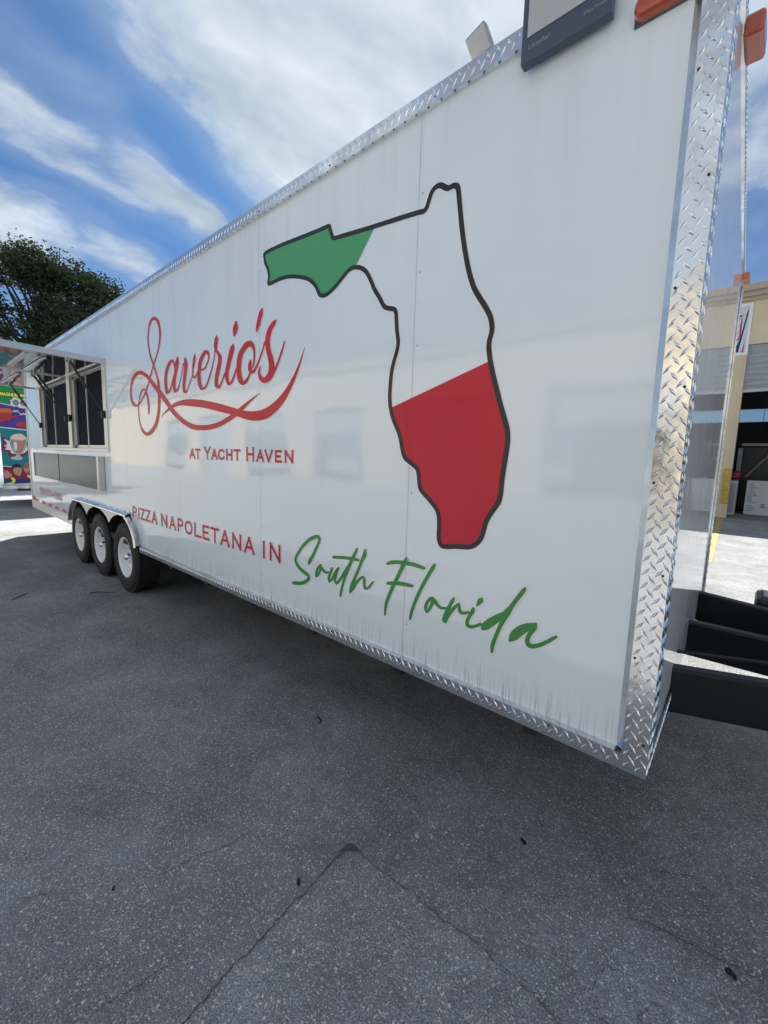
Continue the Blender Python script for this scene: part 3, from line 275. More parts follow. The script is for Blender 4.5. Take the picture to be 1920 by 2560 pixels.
M['dark'] = mat('near_black', (0.02, 0.02, 0.022), 0.8)  # shared near-black; on the lining it paints in the unlit interior
M['beam'] = mat('black_painted_beam', (0.004, 0.006, 0.009), 0.42, spec=0.3, coat=0.1, coatr=0.3, bump=(60, 0.35, 0.001))
M['glass'] = mat('screened_tinted_glass', (0.004, 0.010, 0.018), 0.6, spec=0.03)
M['shelf'] = mat('steel_green_reflection', (0.04, 0.07, 0.068), 0.22, 0.0, 0.16, bump=(3, 0.6, 0.006))  # stainless, with its dark green reflection painted into the base colour
M['amber'] = mat('red_amber_lens', (0.46, 0.075, 0.03), 0.22, coat=0.8, trans=0.15)
M['orange'] = mat('amber_lens', (0.62, 0.13, 0.03), 0.2, coat=0.8)
M['housing'] = mat('blue_grey_housing', (0.055, 0.08, 0.12), 0.4)
M['lamp_face'] = mat('frosted_lamp_face', (0.42, 0.45, 0.46), 0.35, coat=0.7, bump=(120, 0.5, 0.001))
M['lampbody'] = mat('grey_lamp_body', (0.45, 0.47, 0.45), 0.3, 0.8, var=(30, .15))
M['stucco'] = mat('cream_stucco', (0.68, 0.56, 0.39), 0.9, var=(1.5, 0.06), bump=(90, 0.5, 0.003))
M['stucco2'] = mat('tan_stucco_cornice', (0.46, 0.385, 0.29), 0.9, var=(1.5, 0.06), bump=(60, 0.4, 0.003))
M['slat'] = mat('grey_shutter_slat', (0.46, 0.49, 0.52), 0.45, 0.3)
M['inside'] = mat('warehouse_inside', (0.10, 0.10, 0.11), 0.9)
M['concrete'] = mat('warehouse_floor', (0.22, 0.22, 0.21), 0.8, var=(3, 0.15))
M['carton'] = mat('white_carton', (0.62, 0.63, 0.64), 0.7)
M['grey'] = mat('mid_grey_paint', (0.35, 0.37, 0.38), 0.5)
M['yellow'] = mat('worn_yellow_paint', (0.55, 0.36, 0.08), 0.7, var=(12, 0.25))
M['yline'] = mat('faded_yellow_line', (0.42, 0.30, 0.12), 0.8, var=(20, 0.3))
M['blue'] = mat('navy_sign_blue', (0.012, 0.022, 0.085), 0.5)
M['signw'] = mat('sign_white', (0.62, 0.64, 0.67), 0.5)
M['signr'] = mat('sign_red', (0.42, 0.03, 0.07), 0.5)
M['twig'] = mat('dark_twig', (0.02, 0.018, 0.015), 0.9)
M['crack'] = mat('crack_fill', (0.085, 0.082, 0.08), 0.9)
M['tar'] = mat('tar_blot', (0.008, 0.008, 0.009), 0.5, bump=(90, 0.5, 0.002))
M['pebble'] = mat('pale_pebble', (0.45, 0.45, 0.44), 0.8)
M['bark'] = mat('bark', (0.07, 0.055, 0.04), 0.9, bump=(20, 0.8, 0.02))
def mat_leaf():
    m = mat('leaf', (0.045, 0.085, 0.03), 0.5, spec=0.4); nt = m.node_tree; b = nt.nodes['Principled BSDF']
    g = nd(nt, 'ShaderNodeNewGeometry').outputs['Random Per Island']
    c = mixc(nt, g, (0.006, 0.016, 0.010), (0.024, 0.042, 0.018)); nt.links.new(c, b.inputs['Base Color'])
    tr = nd(nt, 'ShaderNodeBsdfTranslucent', {'Color': (0.10, 0.16, 0.03, 1)})
    mx = nd(nt, 'ShaderNodeMixShader', {0: 0.05, 1: b.outputs[0], 2: tr.outputs[0]})
    nt.links.new(mx.outputs[0], nt.nodes['Material Output'].inputs[0]); return m
M['leaf'] = mat_leaf()
M['red_flower'] = mat('reddish_young_leaf', (0.20, 0.07, 0.05), 0.6)
for k_, c_ in dict(m_green=(0.03, 0.22, 0.06), m_purple=(0.07, 0.04, 0.24), m_teal=(0.015, 0.17, 0.20), m_red=(0.26, 0.015, 0.04), m_blue=(0.02, 0.045, 0.16), m_white=(0.72, 0.76, 0.78), m_orange=(0.50, 0.13, 0.05),
                   m_ketchup=(0.38, 0.04, 0.05), m_yellow=(0.72, 0.68, 0.12), m_skin=(0.42, 0.24, 0.18), m_hair=(0.02, 0.015, 0.02), m_hair2=(0.30, 0.13, 0.06), m_shake=(0.45, 0.20, 0.15), m_cream=(0.68, 0.52, 0.44), m_glass=(0.40, 0.45, 0.44), m_black=(0.01, 0.01, 0.02), m_grey=(0.45, 0.48, 0.52)).items():
    M[k_] = mat(k_.replace('m_', 'mural_'), tuple(max(v*1.25 - .02*sum(c_), .004) if k_ not in ('m_white', 'm_black') else v for v in c_), 0.5, spec=0.25)

grime(M['alu'], .08, .32, (.85, .88, .91), (.58, .59, .59), 6); grime(M['alu2'], .10, .34, (.9, .9, .9), (.62, .61, .59), 5); grime(M['rubber'], .6, .85, (.010, .010, .011), (.024, .023, .022), 5)
# ------------------------------------------------------------------ ground
g = G(); g.quad((-500, -500, 0), (500, -500, 0), (500, 500, 0), (-500, 500, 0)); g.build('ground', M['asphalt'], kind='structure')
# square repaving patch whose corner and edges show in front of the camera
def jag(pts, amp, n=6):
    o = []
    for a, b in zip(pts, pts[1:]):
        for i in range(n):
            t = i / n; o.append((a[0]+(b[0]-a[0])*t + random.uniform(-amp, amp), a[1]+(b[1]-a[1])*t + random.uniform(-amp, amp)))
    o.append(tuple(pts[-1])); return o
L_ = jag(GR['seamL'] + [[-0.76, -1.9], [-0.70, -2.9]], 0.005)
R2 = jag([[-0.857, -0.463]] + GR['seamR'] + [[0.9, -0.45], [2.2, -0.47]], 0.005)
g = G(); g.poly([(x, y, 0.004) for x, y in reversed(L_)] + [(x, y, 0.004) for x, y in R2[1:]] + [(2.3, -2.95, 0.004)])
g.build('asphalt_patch', M['patch'], kind='structure')
def ribbon(pts, w, z, name, m, **tags):
    g = G(); P = [Vector((x, y, 0)) for x, y in pts]; prev = None
    for i, p in enumerate(P):
        t = (P[min(i+1, len(P)-1)] - P[max(i-1, 0)]).normalized(); n = Vector((-t.y, t.x, 0))
        ww = w * (0.35 + random.random() * 0.9) * (0.25 if i in (0, len(P)-1) else 1)
        a, b = p + n*ww, p - n*ww
        if prev: g.quad((*prev[1][:2], z), (*b[:2], z), (*a[:2], z), (*prev[0][:2], z))
        prev = (a, b)
    return g.build(name, m, **tags)
ribbon(L_, 0.0024, 0.0085, 'seam_crack', M['crack'], kind='structure')
ribbon(R2, 0.0011, 0.0085, 'seam_crack', M['crack'], kind='structure')
for c_ in ('crk1', 'crk2', 'crk3', 'crk4', 'crk5', 'crk6'):
    ribbon(jag(GR[c_], 0.006, 5), 0.0015, 0.0095 if c_ == 'crk1' else 0.0055, 'crack', M['crack'], kind='structure')
g = G(); g.poly([(-0.868, -0.455, .0088), (-0.862, -0.50, .0088), (-0.845, -0.47, .0088), (-0.80, -0.44, .0088), (-0.855, -0.44, .0088)][::-1])
g.build('seam_corner', M['crack'], kind='structure')
def blot(x, y, r_, name, label):
    g = G(); n = 14; ring = []
    an = random.random() * 6
    for i in range(n):
        a = i * 6.28319 / n; q = r_ * random.uniform(0.6, 1.15) * (1 + 0.5 * math.cos(2 * (a - an)))
        ring.append((x + q * math.cos(a), y + q * math.sin(a)))
    top = [(x + (p[0]-x)*.8, y + (p[1]-y)*.8, 0.0125) for p in ring]; bot = [(p[0], p[1], 0.0055) for p in ring]
    for i in range(n): g.quad(bot[i], bot[(i+1) % n], top[(i+1) % n], top[i])
    g.poly(top); return g.build(name, M['tar'], label=label, category='stain')
sp = GR['spots']
blot(*sp[0], 0.010, 'tar_blot', 'small black tar blot left of the paving seam corner')
blot(*sp[1], 0.010, 'tar_blot', 'dark tar blot on the shaded asphalt right of the white pebble')
blot(*sp[2], 0.012, 'tar_blot', 'ragged black blot at the lower right of the asphalt')
blot(*sp[3], 0.006, 'tar_blot', 'tiny dark speck of tar at the far left of the asphalt')
g = G(); px_, py_ = GR['pebble'][0]
for k_ in range(1):
    rings = []
    for zz, rr in ((0.0042, .7), (.008, 1), (.013, .85), (.016, .4)):
        rings.append([(px_ + rr*.011*math.cos(a*.785+.2)*(1.3 if a % 2 else 1), py_ + rr*.008*math.sin(a*.785), zz) for a in range(8)])
    for A_, B_ in zip(rings, rings[1:]):
        for j in range(8): g.quad(A_[j], A_[(j+1) % 8], B_[(j+1) % 8], B_[j])
    g.poly(rings[-1])
g.build('pebble', M['pebble'], label='white pebble lying on the dark asphalt above the paving seam', category='pebble')
for tw, lb in zip(GR['twigs'], ('long thin dark twig on the asphalt before the front wheel', 'short dark twig between the wheels and the long twig', 'dark twig on the asphalt at the left edge', 'curled dark twig under the lettering, out on open asphalt')):
    g = G(); P = [Vector((x, y, 0.006 + random.random()*.006)) for x, y in tw]; g.tube(P, [0.004]*(len(P)-1) + [0.0015], 6)
    g.build('twig', M['twig'], label=lb, category='twig')
# yellow bay line running out from the warehouse pillar
g = G(); g.quad((-0.75, 14.9, .004), (-0.60, 14.9, .004), (-0.29, 6.9, .004), (-0.37, 6.9, .004)); g.build('painted_line', M['yline'], kind='structure')

# ------------------------------------------------------------------ diamond plate
def plate(o, U, V, Nn, lu, lv, gr, lug=(0.037, 0.009, 0.0024), cu=0.0192, cv=0.052, back=0.0):
    """flat strip lu x lv with raised lugs; U,V unit axes, Nn outward normal"""
    o, U, V, Nn = Vector(o), Vector(U), Vector(V), Vector(Nn)
    gr.quad(o, o+U*lu, o+U*lu+V*lv, o+V*lv) if U.cross(V).dot(Nn) > 0 else gr.quad(o, o+V*lv, o+U*lu+V*lv, o+U*lu)
    nu = int(lu / cu) + 2; nv = int(lv / cv) + 2; hl, hw, hh = lug[0]/2, lug[1]/2, lug[2]
    off = random.random() * cu
    for i in range(nu):
        for j in range(nv):
            a = i * cu - off; b = j * cv + (i % 2) * cv * 0.5
            s = 1 if i % 2 else -1; d = (U * s * 0.62 + V * 0.78).normalized(); e = Nn.cross(d)
            def cl(p):
                q = p; x = min(max((q-o).dot(U), 0.0), lu); y = min(max((q-o).dot(V), 0.0), lv)
                return o + U*x + V*y + Nn * (q-o).dot(Nn)
            if not (0.002 < a < lu - 0.002 and 0.0 < b < lv): continue
            c = o + U*a + V*b
            B_ = [cl(c - d*hl), cl(c + e*hw), cl(c + d*hl), cl(c - e*hw)]
            T_ = [cl(c - d*hl*.55 + Nn*hh), cl(c + e*hw*.25 + Nn*hh*1.1), cl(c + d*hl*.55 + Nn*hh), cl(c - e*hw*.25 + Nn*hh*1.1)]
            n = len(gr.v); gr.v += [tuple(p) for p in B_ + T_]
            for q in ((0, 3, 7, 4), (3, 2, 6, 7), (2, 1, 5, 6), (1, 0, 4, 5), (4, 7, 6, 5)):
                gr.f.append(tuple(n+k for k in q)); gr.m.append(0)
    return gr

# ------------------------------------------------------------------ the white food trailer
ZB, ZT = 0.572, 2.84; XR = -9.29; WD = 2.62
tr = thing('food_trailer', 'long white food trailer with a map outline and red and green lettering on its side', 'food trailer')
WX0, WX1, WZ0, WZ1 = -8.29, -5.05, 1.466, 2.405
fend = [(-6.72, .53), (-6.66, .66), (-6.55, .77), (-6.42, .835), (-6.26, .862), (-4.62, .862), (-4.50, .845), (-4.40, .80), (-4.31, .73), (-4.26, .65), (-4.235, .56)]
def archp(x): return arch(-5.48 + (x + 5.48) / .955)
def arch(x):
    if x <= fend[0][0] or x >= fend[-1][0]: return None
    for a, b in zip(fend, fend[1:]):
        if a[0] <= x <= b[0]: return a[1] + (b[1]-a[1])*(x-a[0])/(b[0]-a[0])
joints = [-0.088, -0.99, -2.167, -3.35, -4.53, -5.71, -6.89, -8.07, XR]
for a, b in zip(joints, joints[1:]):
    xs = sorted({b+.0008, a-.0008} | {x for x in (WX0, WX1) if b < x < a} | {-5.48+(p[0]+5.48)*.955 for p in fend if b+.002 < -5.48+(p[0]+5.48)*.955 < a-.002} | {b + (a-b)*k/6 for k in range(1, 6)})
    g = G()
    for x0, x1 in zip(xs, xs[1:]):
        z0 = [max(ZB if archp(x) is None else archp(x) - 0.012, ZB) for x in (x0+1e-5, x1-1e-5)]
        if WX0 - 1e-4 <= x0 and x1 <= WX1 + 1e-4:
            g.quad((x0, 0, z0[0]), (x1, 0, z0[1]), (x1, 0, WZ0), (x0, 0, WZ0)); g.quad((x0, 0, WZ1), (x1, 0, WZ1), (x1, 0, ZT), (x0, 0, ZT))
        else: g.quad((x0, 0, z0[0]), (x1, 0, z0[1]), (x1, 0, ZT), (x0, 0, ZT))
    g.build('side_panel', M['panel'], tr)
# dark sealant behind the joints, screws beside them
g = G()
for x in joints[1:-1]:
    if WX0 < x < WX1: g.box(x-.006, x+.006, .002, .004, WZ1, ZT); g.box(x-.006, x+.006, .002, .004, .9, WZ0)
    else: g.box(x-.006, x+.006, .002, .004, ZB, ZT)
g.build('joint_sealant', M['grey'], tr)
g = G()
for x in joints[1:]:
    z = 0.70 + random.random()*.05
    while z < 2.8:
        for s_ in (0.018,):
            if not (WX0-.1 < x < WX1+.1 and WZ0-.1 < z < WZ1+.1) and not (arch(x) and z < 0.95):
                g.lathe_y([(0.0001, -.0016), (.0035, -.0012), (.0042, -.0001)], x+s_, z + random.uniform(-.01, .01), 8)
        z += 0.305
g.build('panel_screws', M['grey'], tr, kind='stuff')
# shell: roof, far side, rear, floor; closed so that it shades the inside
g = G(); g.box(XR, -0.10, 0.006, WD-.03, 2.842, 2.885); g.build('roof', M['white'], tr)
g = G(); g.box(XR, -0.10, WD-.06, WD-.01, ZB, 2.84); g.build('far_wall', M['panel'], tr)
g = G(); g.box(XR-.03, XR, 0.0, WD-.03, 0.46, 2.86); g.build('rear_wall', M['panel'], tr)
g = G(); g.box(XR, -0.12, 0.03, WD-.06, 0.50, 0.56); g.build('floor', M['dark'], tr)
g = G(); g.box(-8.9, -4.45, 0.55, 0.57, 0.9, 2.8); g.box(-6.72, -4.24, 0.30, 0.32, 0.5, 1.0); g.box(-6.72, -4.24, 0.012, 0.30, 0.98, 1.0); g.box(-6.74, -6.72, .012, .3, .5, 1.0); g.box(-4.235, -4.22, .03, .3, .5, 1.0)
g.build('shade_lining', M['dark'], tr)
# back sheet's dark colour above stands in for the unlit white interior
# front wall, polished, very slightly skew
def fx(y): return -0.004 - 0.030 * y
g = G(); ys = [0.055 + k*(WD-.11)/12 for k in range(13)]
for y0, y1 in zip(ys, ys[1:]): g.quad((fx(y0), y0, .50), (fx(y1), y1, .50), (fx(y1), y1, 2.86), (fx(y0), y0, 2.86))
g.build('front_wall', M['gel'], tr)
# tread-plate trims
g = G(); T = 0.022
plate((-0.089, 0, ZB), (0.69, -0.724, 0), (0, 0, 1), (-0.724, -0.69, 0), 0.0305, 2.27, g, cu=.0305)
plate((-0.069, -T, 0.513), (1, 0, 0), (0, 0, 1), (0, -1, 0), 0.072, 2.383, g, cu=.0172, cv=.042)
plate((0.003, -T, 0.513), (0, 1, 0), (0, 0, 1), (1, 0, 0), 0.085, 2.383, g, cu=.022)
g.quad((.003, .063, .513), (fx(.063), .063, .513), (fx(.063), .063, 2.896), (.003, .063, 2.896))
g.build('corner_trim', M['alu'], tr)
g = G()
plate((-4.23, 0, ZB), (1, 0, 0), (0, -0.965, -0.26), (0, -0.26, 0.965), 4.14, 0.0228, g, cv=.0228, cu=0.03)
plate((-4.23, -T, 0.513), (1, 0, 0), (0, 0, 1), (0, -1, 0), 4.161, 0.053, g, cv=.040)
g.quad((-4.23, -T, .513), (-4.23, .03, .513), (-.069, .03, .513), (-.069, -T, .513))
g.build('bottom_trim', M['alu'], tr)
g = G()
plate((XR, 0, ZT), (1, 0, 0), (0, -0.98, -0.18), (0, -0.18, -0.98), 9.2, 0.0224, g, cv=.0224, cu=.03)
plate((XR, -T, 2.836), (1, 0, 0), (0, 0, 1), (0, -1, 0), 9.221, 0.06, g, cv=.044)
g.quad((XR, -T, 2.896), (0, -T, 2.896), (0, .06, 2.898), (XR, .06, 2.898))
g.build('top_trim', M['alu'], tr)
g = G(); a = Vector((fx(0.063)+.006, 0.063, 0)); b = Vector((fx(WD)+.006, WD, 0)); d = (b-a).normalized(); Lw = (b-a).length; nn = Vector((d.y, -d.x, 0))
plate((a.x, a.y, 2.826), d, (0, 0, 1), nn, Lw, 0.07, g); g.quad((a.x, a.y, 2.826), (a.x-.03, a.y, 2.826), (b.x-.03, b.y, 2.826), (b.x, b.y, 2.826))
g.quad((a.x, a.y, 2.896), (b.x, b.y, 2.896), (b.x-.1, b.y, 2.899), (a.x-.1, a.y, 2.899))
g.build('front_top_trim', M['alu'], tr)
g = G(); plate((a.x, a.y, 0.50), d, (0, 0, 1), nn, .52, 0.07, g); g.build('front_bottom_trim', M['alu'], tr)
g = G(); e_ = b - d*.042; plate((e_.x+.004, e_.y, .50), d, (0, 0, 1), nn, .045, 2.396, g); g.quad((e_.x+.004, e_.y, .5), (e_.x+.004, e_.y, 2.896), (e_.x-.004, e_.y, 2.896), (e_.x-.004, e_.y, .5))
g.quad((b.x+.004, b.y, .5), (b.x-.1, b.y, .5), (b.x-.1, b.y, 2.896), (b.x+.004, b.y, 2.896))
g.build('far_corner_trim', M['alu'], tr)
g = G()
for k in range(9): g.lathe_y([(.0001, -.0255), (.0035, -.0245), (.0042, -.0222)], -.060 if k % 2 else -.012, .62 + k*.27, 8)
for k in range(15):
    g.lathe_y([(.0001, -.0255), (.0035, -.0245), (.0042, -.0222)], -.3 - k*.61, 2.853, 8)
    if k < 7: g.lathe_y([(.0001, -.0255), (.0035, -.0245), (.0042, -.0222)], -.3 - k*.58, .553, 8)
g.build('trim_screws', M['dark'], tr, kind='stuff')
g = G(); g.box(XR-.034, XR+.02, -.012, .02, .46, 2.9); g.box(XR, -6.72, -.008, .012, .455, .571); g.build('rear_edge_trim', M['frame'], tr)

# ---- vinyl graphics
from mathutils.geometry import tessellate_polygon
def face3(pts, name, m, parent, **tags):
    P = [Vector(p) for p in pts]; c = [P[0]]
    for p in P[1:]:
        if (p - c[-1]).length > 1e-5: c.append(p)
    if (c[0]-c[-1]).length < 1e-5: c.pop()
    me = bpy.data.meshes.new(name); me.from_pydata([tuple(p) for p in c], [], [tuple(t) for t in tessellate_polygon([c])]); me.materials.append(m); me.update()
    o = bpy.data.objects.new(name, me); COL.objects.link(o); o.parent = parent
    for k, v in tags.items(): o[k] = v
    return o

def cr(P, n=7, closed=False):
    P = [tuple(p) for p in P]; m_ = len(P); o = []
    if closed: Q = [P[-1]] + P + [P[0], P[1]]
    else: Q = [tuple(2*a-b for a, b in zip(P[0], P[1]))] + P + [tuple(2*a-b for a, b in zip(P[-1], P[-2]))]
    for i in range(1, len(Q)-2):
        for k in range(n):
            t = k / n; o.append(tuple(.5*(2*b+(c-a)*t+(2*a-5*b+4*c-d)*t*t+(3*b-a-3*c+d)*t**3) for a, b, c, d in zip(Q[i-1], Q[i], Q[i+1], Q[i+2])))
    if not closed: o.append(Q[-2])
    return o
def strip(gr, pts, y, ex=0.0, ncap=6, closed=False, mi=0, drift=1.5e-6):
    """pts: (cx,cz,hx,hz) along a stroke; laid flat at depth y"""
    Lp, Rp = [], []
    y0 = y
    for i_, (cx, cz, hx, hz) in enumerate(pts):
        l = math.hypot(hx, hz) or 1e-6; k = (l + ex) / l; y = y0 - (0 if closed else i_*drift)
        Lp.append((cx+hx*k, y, cz+hz*k)); Rp.append((cx-hx*k, y, cz-hz*k))
    n = len(pts)
    for i in range(n if closed else n-1):
        j = (i+1) % n; gr.quad(Lp[i], Lp[j], Rp[j], Rp[i], mi)
    if not closed:
        for i, s_ in ((0, -1), (n-1, 1)):
            cx, cz, hx, hz = pts[i]; q = pts[i-s_]; tx, tz = cx-q[0], cz-q[1]; tl = math.hypot(tx, tz) or 1; l = math.hypot(hx, hz) or 1e-6; k = (l+ex)/l
            tx, tz = tx/tl*(l*.9+ex), tz/tl*(l*.9+ex)
            fan = [(cx+hx*k*math.cos(w)+tx*math.sin(w), y, cz+hz*k*math.cos(w)+tz*math.sin(w)) for w in [math.pi*c/ncap for c in range(ncap+1)]]
            y = Lp[i][1]; gr.poly([(a_, y, c_) for a_, _, c_ in fan], mi)
def script(strokes, groups, m, label):
    root = bpy.data.objects.new('lettering', None); COL.objects.link(root); root.parent = tr; root['label'] = label; k = 0
    for grp in groups:
        g = G()
        for i in grp:
            P = cr(strokes[i]); strip(g, P, -0.0024 - k*8e-5); strip(g, P, -0.0005 - k*8e-5, 0.0055, mi=1); k += 1
        g.build('letter', [m, M['white']], root)
script(RED, [(0, 1), (2,), (3, 4), (5, 6), (7,), (8,), (9, 10), (11, 12), (13, 14), (15,)], M['red'], 'large red flowing script name with a swoosh beneath')
script(GREEN, [(0,), (1,), (2, 3), (4, 5), (6,), (7, 8, 9), (10,), (11,), (12,), (13, 14), (15, 16), (17, 18)], M['green'], 'green handwritten words South Florida')
# serif capitals
def seg(*p): return [(p[i], p[i+1]) for i in range(0, len(p), 2)]
GL = {'A': ([seg(.10, 0, .50, 1), seg(.50, 1, .90, 0), seg(.26, .33, .74, .33)], [(.10, 0), (.90, 0), (.5, 1)]),
      'C': ([[(.93, .80), (.80, .95), (.55, 1.0), (.25, .88), (.08, .5), (.25, .12), (.55, 0), (.82, .06), (.95, .2)]], []),
      'E': ([seg(.14, 0, .14, 1), seg(.14, 1, .88, 1), seg(.14, .5, .75, .5), seg(.14, 0, .92, 0)], []),
      'H': ([seg(.14, 0, .14, 1), seg(.86, 0, .86, 1), seg(.14, .5, .86, .5)], [(.14, 0), (.14, 1), (.86, 0), (.86, 1)]),
      'I': ([seg(.5, 0, .5, 1)], [(.5, 0), (.5, 1)]),
      'L': ([seg(.14, 0, .14, 1), seg(.14, 0, .95, 0)], [(.14, 1)]),
      'N': ([seg(.12, 0, .12, 1), seg(.12, 1, .86, 0), seg(.86, 0, .86, 1)], [(.12, 0), (.86, 1), (.10, 1)]),
      'O': ([[(.5, 1), (.2, .87), (.08, .5), (.2, .13), (.5, 0), (.8, .13), (.92, .5), (.8, .87), (.5, 1)]], []),
      'P': ([seg(.18, 0, .18, 1), [(.18, 1), (.55, 1), (.82, .92), (.90, .74), (.82, .54), (.55, .46), (.18, .46)]], [(.18, 0)]),
      'T': ([seg(.5, 0, .5, 1), seg(.05, 1, .95, 1)], [(.5, 0)]), 'V': ([seg(.10, 1, .5, 0), seg(.5, 0, .9, 1)], [(.1, 1), (.9, 1)]),
      'Y': ([seg(.10, 1, .5, .45), seg(.9, 1, .5, .45), seg(.5, .45, .5, 0)], [(.5, 0), (.1, 1), (.9, 1)]),
      'Z': ([seg(.08, 1, .9, 1), seg(.9, 1, .1, 0), seg(.1, 0, .94, 0)], []),
      'S': ([[(.9, .8), (.7, 1), (.3, 1), (.1, .78), (.3, .55), (.7, .45), (.9, .22), (.7, 0), (.3, 0), (.08, .2)]], []),
      'M': ([seg(.1, 0, .1, 1), seg(.1, 1, .5, .2), seg(.5, .2, .9, 1), seg(.9, 1, .9, 0)], []), 'D': ([seg(.12, 0, .12, 1), [(.12, 1), (.6, .95), (.9, .5), (.6, .05), (.12, 0)]], []),
      'B': ([seg(.12, 0, .12, 1), [(.12, 1), (.75, .95), (.75, .58), (.12, .52)], [(.12, .52), (.88, .45), (.88, .06), (.12, 0)]], []),
      'U': ([[(.1, 1), (.12, .3), (.5, 0), (.88, .3), (.9, 1)]], []), 'R': ([seg(.12, 0, .12, 1), [(.12, 1), (.85, .92), (.8, .55), (.12, .5)], seg(.4, .5, .9, 0)], []), 'G': ([[(.9, .8), (.5, 1), (.1, .5), (.5, 0), (.9, .2), (.9, .5), (.55, .5)]], []),
      '(': ([[(.9, 1.12), (.35, .75), (.35, .25), (.9, -.12)]], []), ')': ([[(.1, 1.12), (.65, .75), (.65, .25), (.1, -.12)]], []), '-': ([seg(.1, .42, .9, .42)], []),
      '0': ([[(.5, 1), (.15, .8), (.12, .2), (.5, 0), (.88, .2), (.85, .8), (.5, 1)]], []), '1': ([seg(.55, 0, .55, 1)], []), '4': ([seg(.7, 0, .7, 1), seg(.7, 1, .08, .3), seg(.08, .3, .98, .3)], []),
      '5': ([seg(.85, 1, .2, 1), seg(.2, 1, .15, .58), [(.15, .58), (.5, .65), (.88, .45), (.85, .12), (.5, 0), (.1, .1)]], []), '7': ([seg(.08, 1, .92, 1), seg(.92, 1, .4, 0)], []),
      '9': ([[(.85, .7), (.5, .45), (.15, .6), (.15, .85), (.5, 1), (.82, .88), (.86, .5), (.7, .1), (.3, 0)]], [])}
def text(items, base, top, thick, name, m, parent, label=None, serif=True, outline=0.004, place=None, small=0.86):
    k = 0; root = bpy.data.objects.new(name, None); COL.objects.link(root); root.parent = parent
    if label: root['label'] = label
    for ch, x0, x1 in items:
        g = G(); k = k % 24
        h = top - base
        if ch.islower(): h *= small
        strokes, serifs = GL[ch.upper()]
        for s_ in strokes:
            pts = [(x0 + px*(x1-x0), base + thick/2 + pz*(h-thick)) for px, pz in s_]
            if len(pts) > 2: pts = cr(pts, 4)
            P = []
            for i, q in enumerate(pts):
                a, b = pts[max(i-1, 0)], pts[min(i+1, len(pts)-1)]; tx, tz = b[0]-a[0], b[1]-a[1]; l = math.hypot(tx, tz) or 1
                P.append((q[0], q[1], -tz/l*thick/2, tx/l*thick/2))
            if len(P) == 2:   # square ends
                (ax, az, hx, hz), (bx, bz, _, _) = P; tx, tz = bx-ax, bz-az; l = math.hypot(tx, tz); tx, tz = tx/l*thick*.5, tz/l*thick*.5
                for mi, yy, ex in ((0, -.0024-k*6e-5, 0), (1, -.0005-k*6e-5, outline)):
                    kk = 1+ex/(thick/2); u_ = 1+ex/(thick*.5)
                    g.quad(*[(px, yy, pz) for px, pz in ((ax+hx*kk-tx*u_, az+hz*kk-tz*u_), (bx+hx*kk+tx*u_, bz+hz*kk+tz*u_), (bx-hx*kk+tx*u_, bz-hz*kk+tz*u_), (ax-hx*kk-tx*u_, az-hz*kk-tz*u_))], mi)
            else:
                strip(g, P, -.0024-k*6e-5, drift=8e-6 if len(P) < 30 else 3e-6); strip(g, P, -.0005-k*6e-5, outline, mi=1, drift=3e-6)
            k += 1
        if serif:
            for px, pz in serifs:
                cx, cz = x0+px*(x1-x0), base + pz*h; sw = thick*.95; sh = thick*.28 * (1 if pz == 0 else -1)
                for mi, yy, ex in ((0, -.0024-k*6e-5, 0), (1, -.0005-k*6e-5, outline)):
                    se = ex if pz == 0 else -ex
                    g.quad((cx-sw-ex, yy, cz-se), (cx+sw+ex, yy, cz-se), (cx+sw*.6+ex, yy, cz+sh+se), (cx-sw*.6-ex, yy, cz+sh+se), mi)
                k += 1
        if place: g.v = [place(*q) for q in g.v]
        g.build('letter', [m, M['white'] if not place else M['m_black']], root)
    return root
text(PZ, 0.829, 0.941, 0.019, 'lettering', M['red'], tr, 'red serif capitals PIZZA NAPOLETANA IN')
text(YH, 1.433, 1.524, 0.0155, 'lettering', M['red'], tr, 'red serif capitals AT YACHT HAVEN', small=0.83)
text(PH, 0.735, 0.842, 0.0145, 'lettering', M['red'], tr, 'red telephone number (954) 774-1090', serif=False, outline=.0025)
# Florida outline with green, white and red fields
flo = cr(FLO, 3, closed=True); n = len(flo); P = []
for i, q in enumerate(flo):
    a, b = flo[i-1], flo[(i+1) % n]; tx, tz = b[0]-a[0], b[1]-a[1]; l = math.hypot(tx, tz) or 1; P.append((q[0], q[1], -tz/l*.0102, tx/l*.0102))
g = G(); strip(g, P, -.0026, closed=True); fo = g.build('map_outline', M['navy'], tr, label='black outline of the state map')
g = G(); strip(g, P, -.0006, 0.006, closed=True); g.build('outline', M['white'], fo)
def clip(poly, a, b, keep):
    def sd_(p): return ((b[0]-a[0])*(p[1]-a[1]) - (b[1]-a[1])*(p[0]-a[0])) * keep
    o = []
    for p, q in zip(poly, poly[1:] + poly[:1]):
        s0, s1 = sd_(p), sd_(q)
        if s0 >= 0: o.append(p)
        if s0 * s1 < 0: t = s0/(s0-s1); o.append((p[0]+(q[0]-p[0])*t, p[1]+(q[1]-p[1])*t))
    return o
def flat(poly, y, name, m, parent, **tags):
    return face3([(x, y, z) for x, z in poly], name, m, parent, **tags)
fl2 = [(p[0], p[1]) for p in flo]
k1 = 1 if ((GC[1][0]-GC[0][0])*(FLO[0][1]-GC[0][1]) - (GC[1][1]-GC[0][1])*(FLO[0][0]-GC[0][0])) > 0 else -1
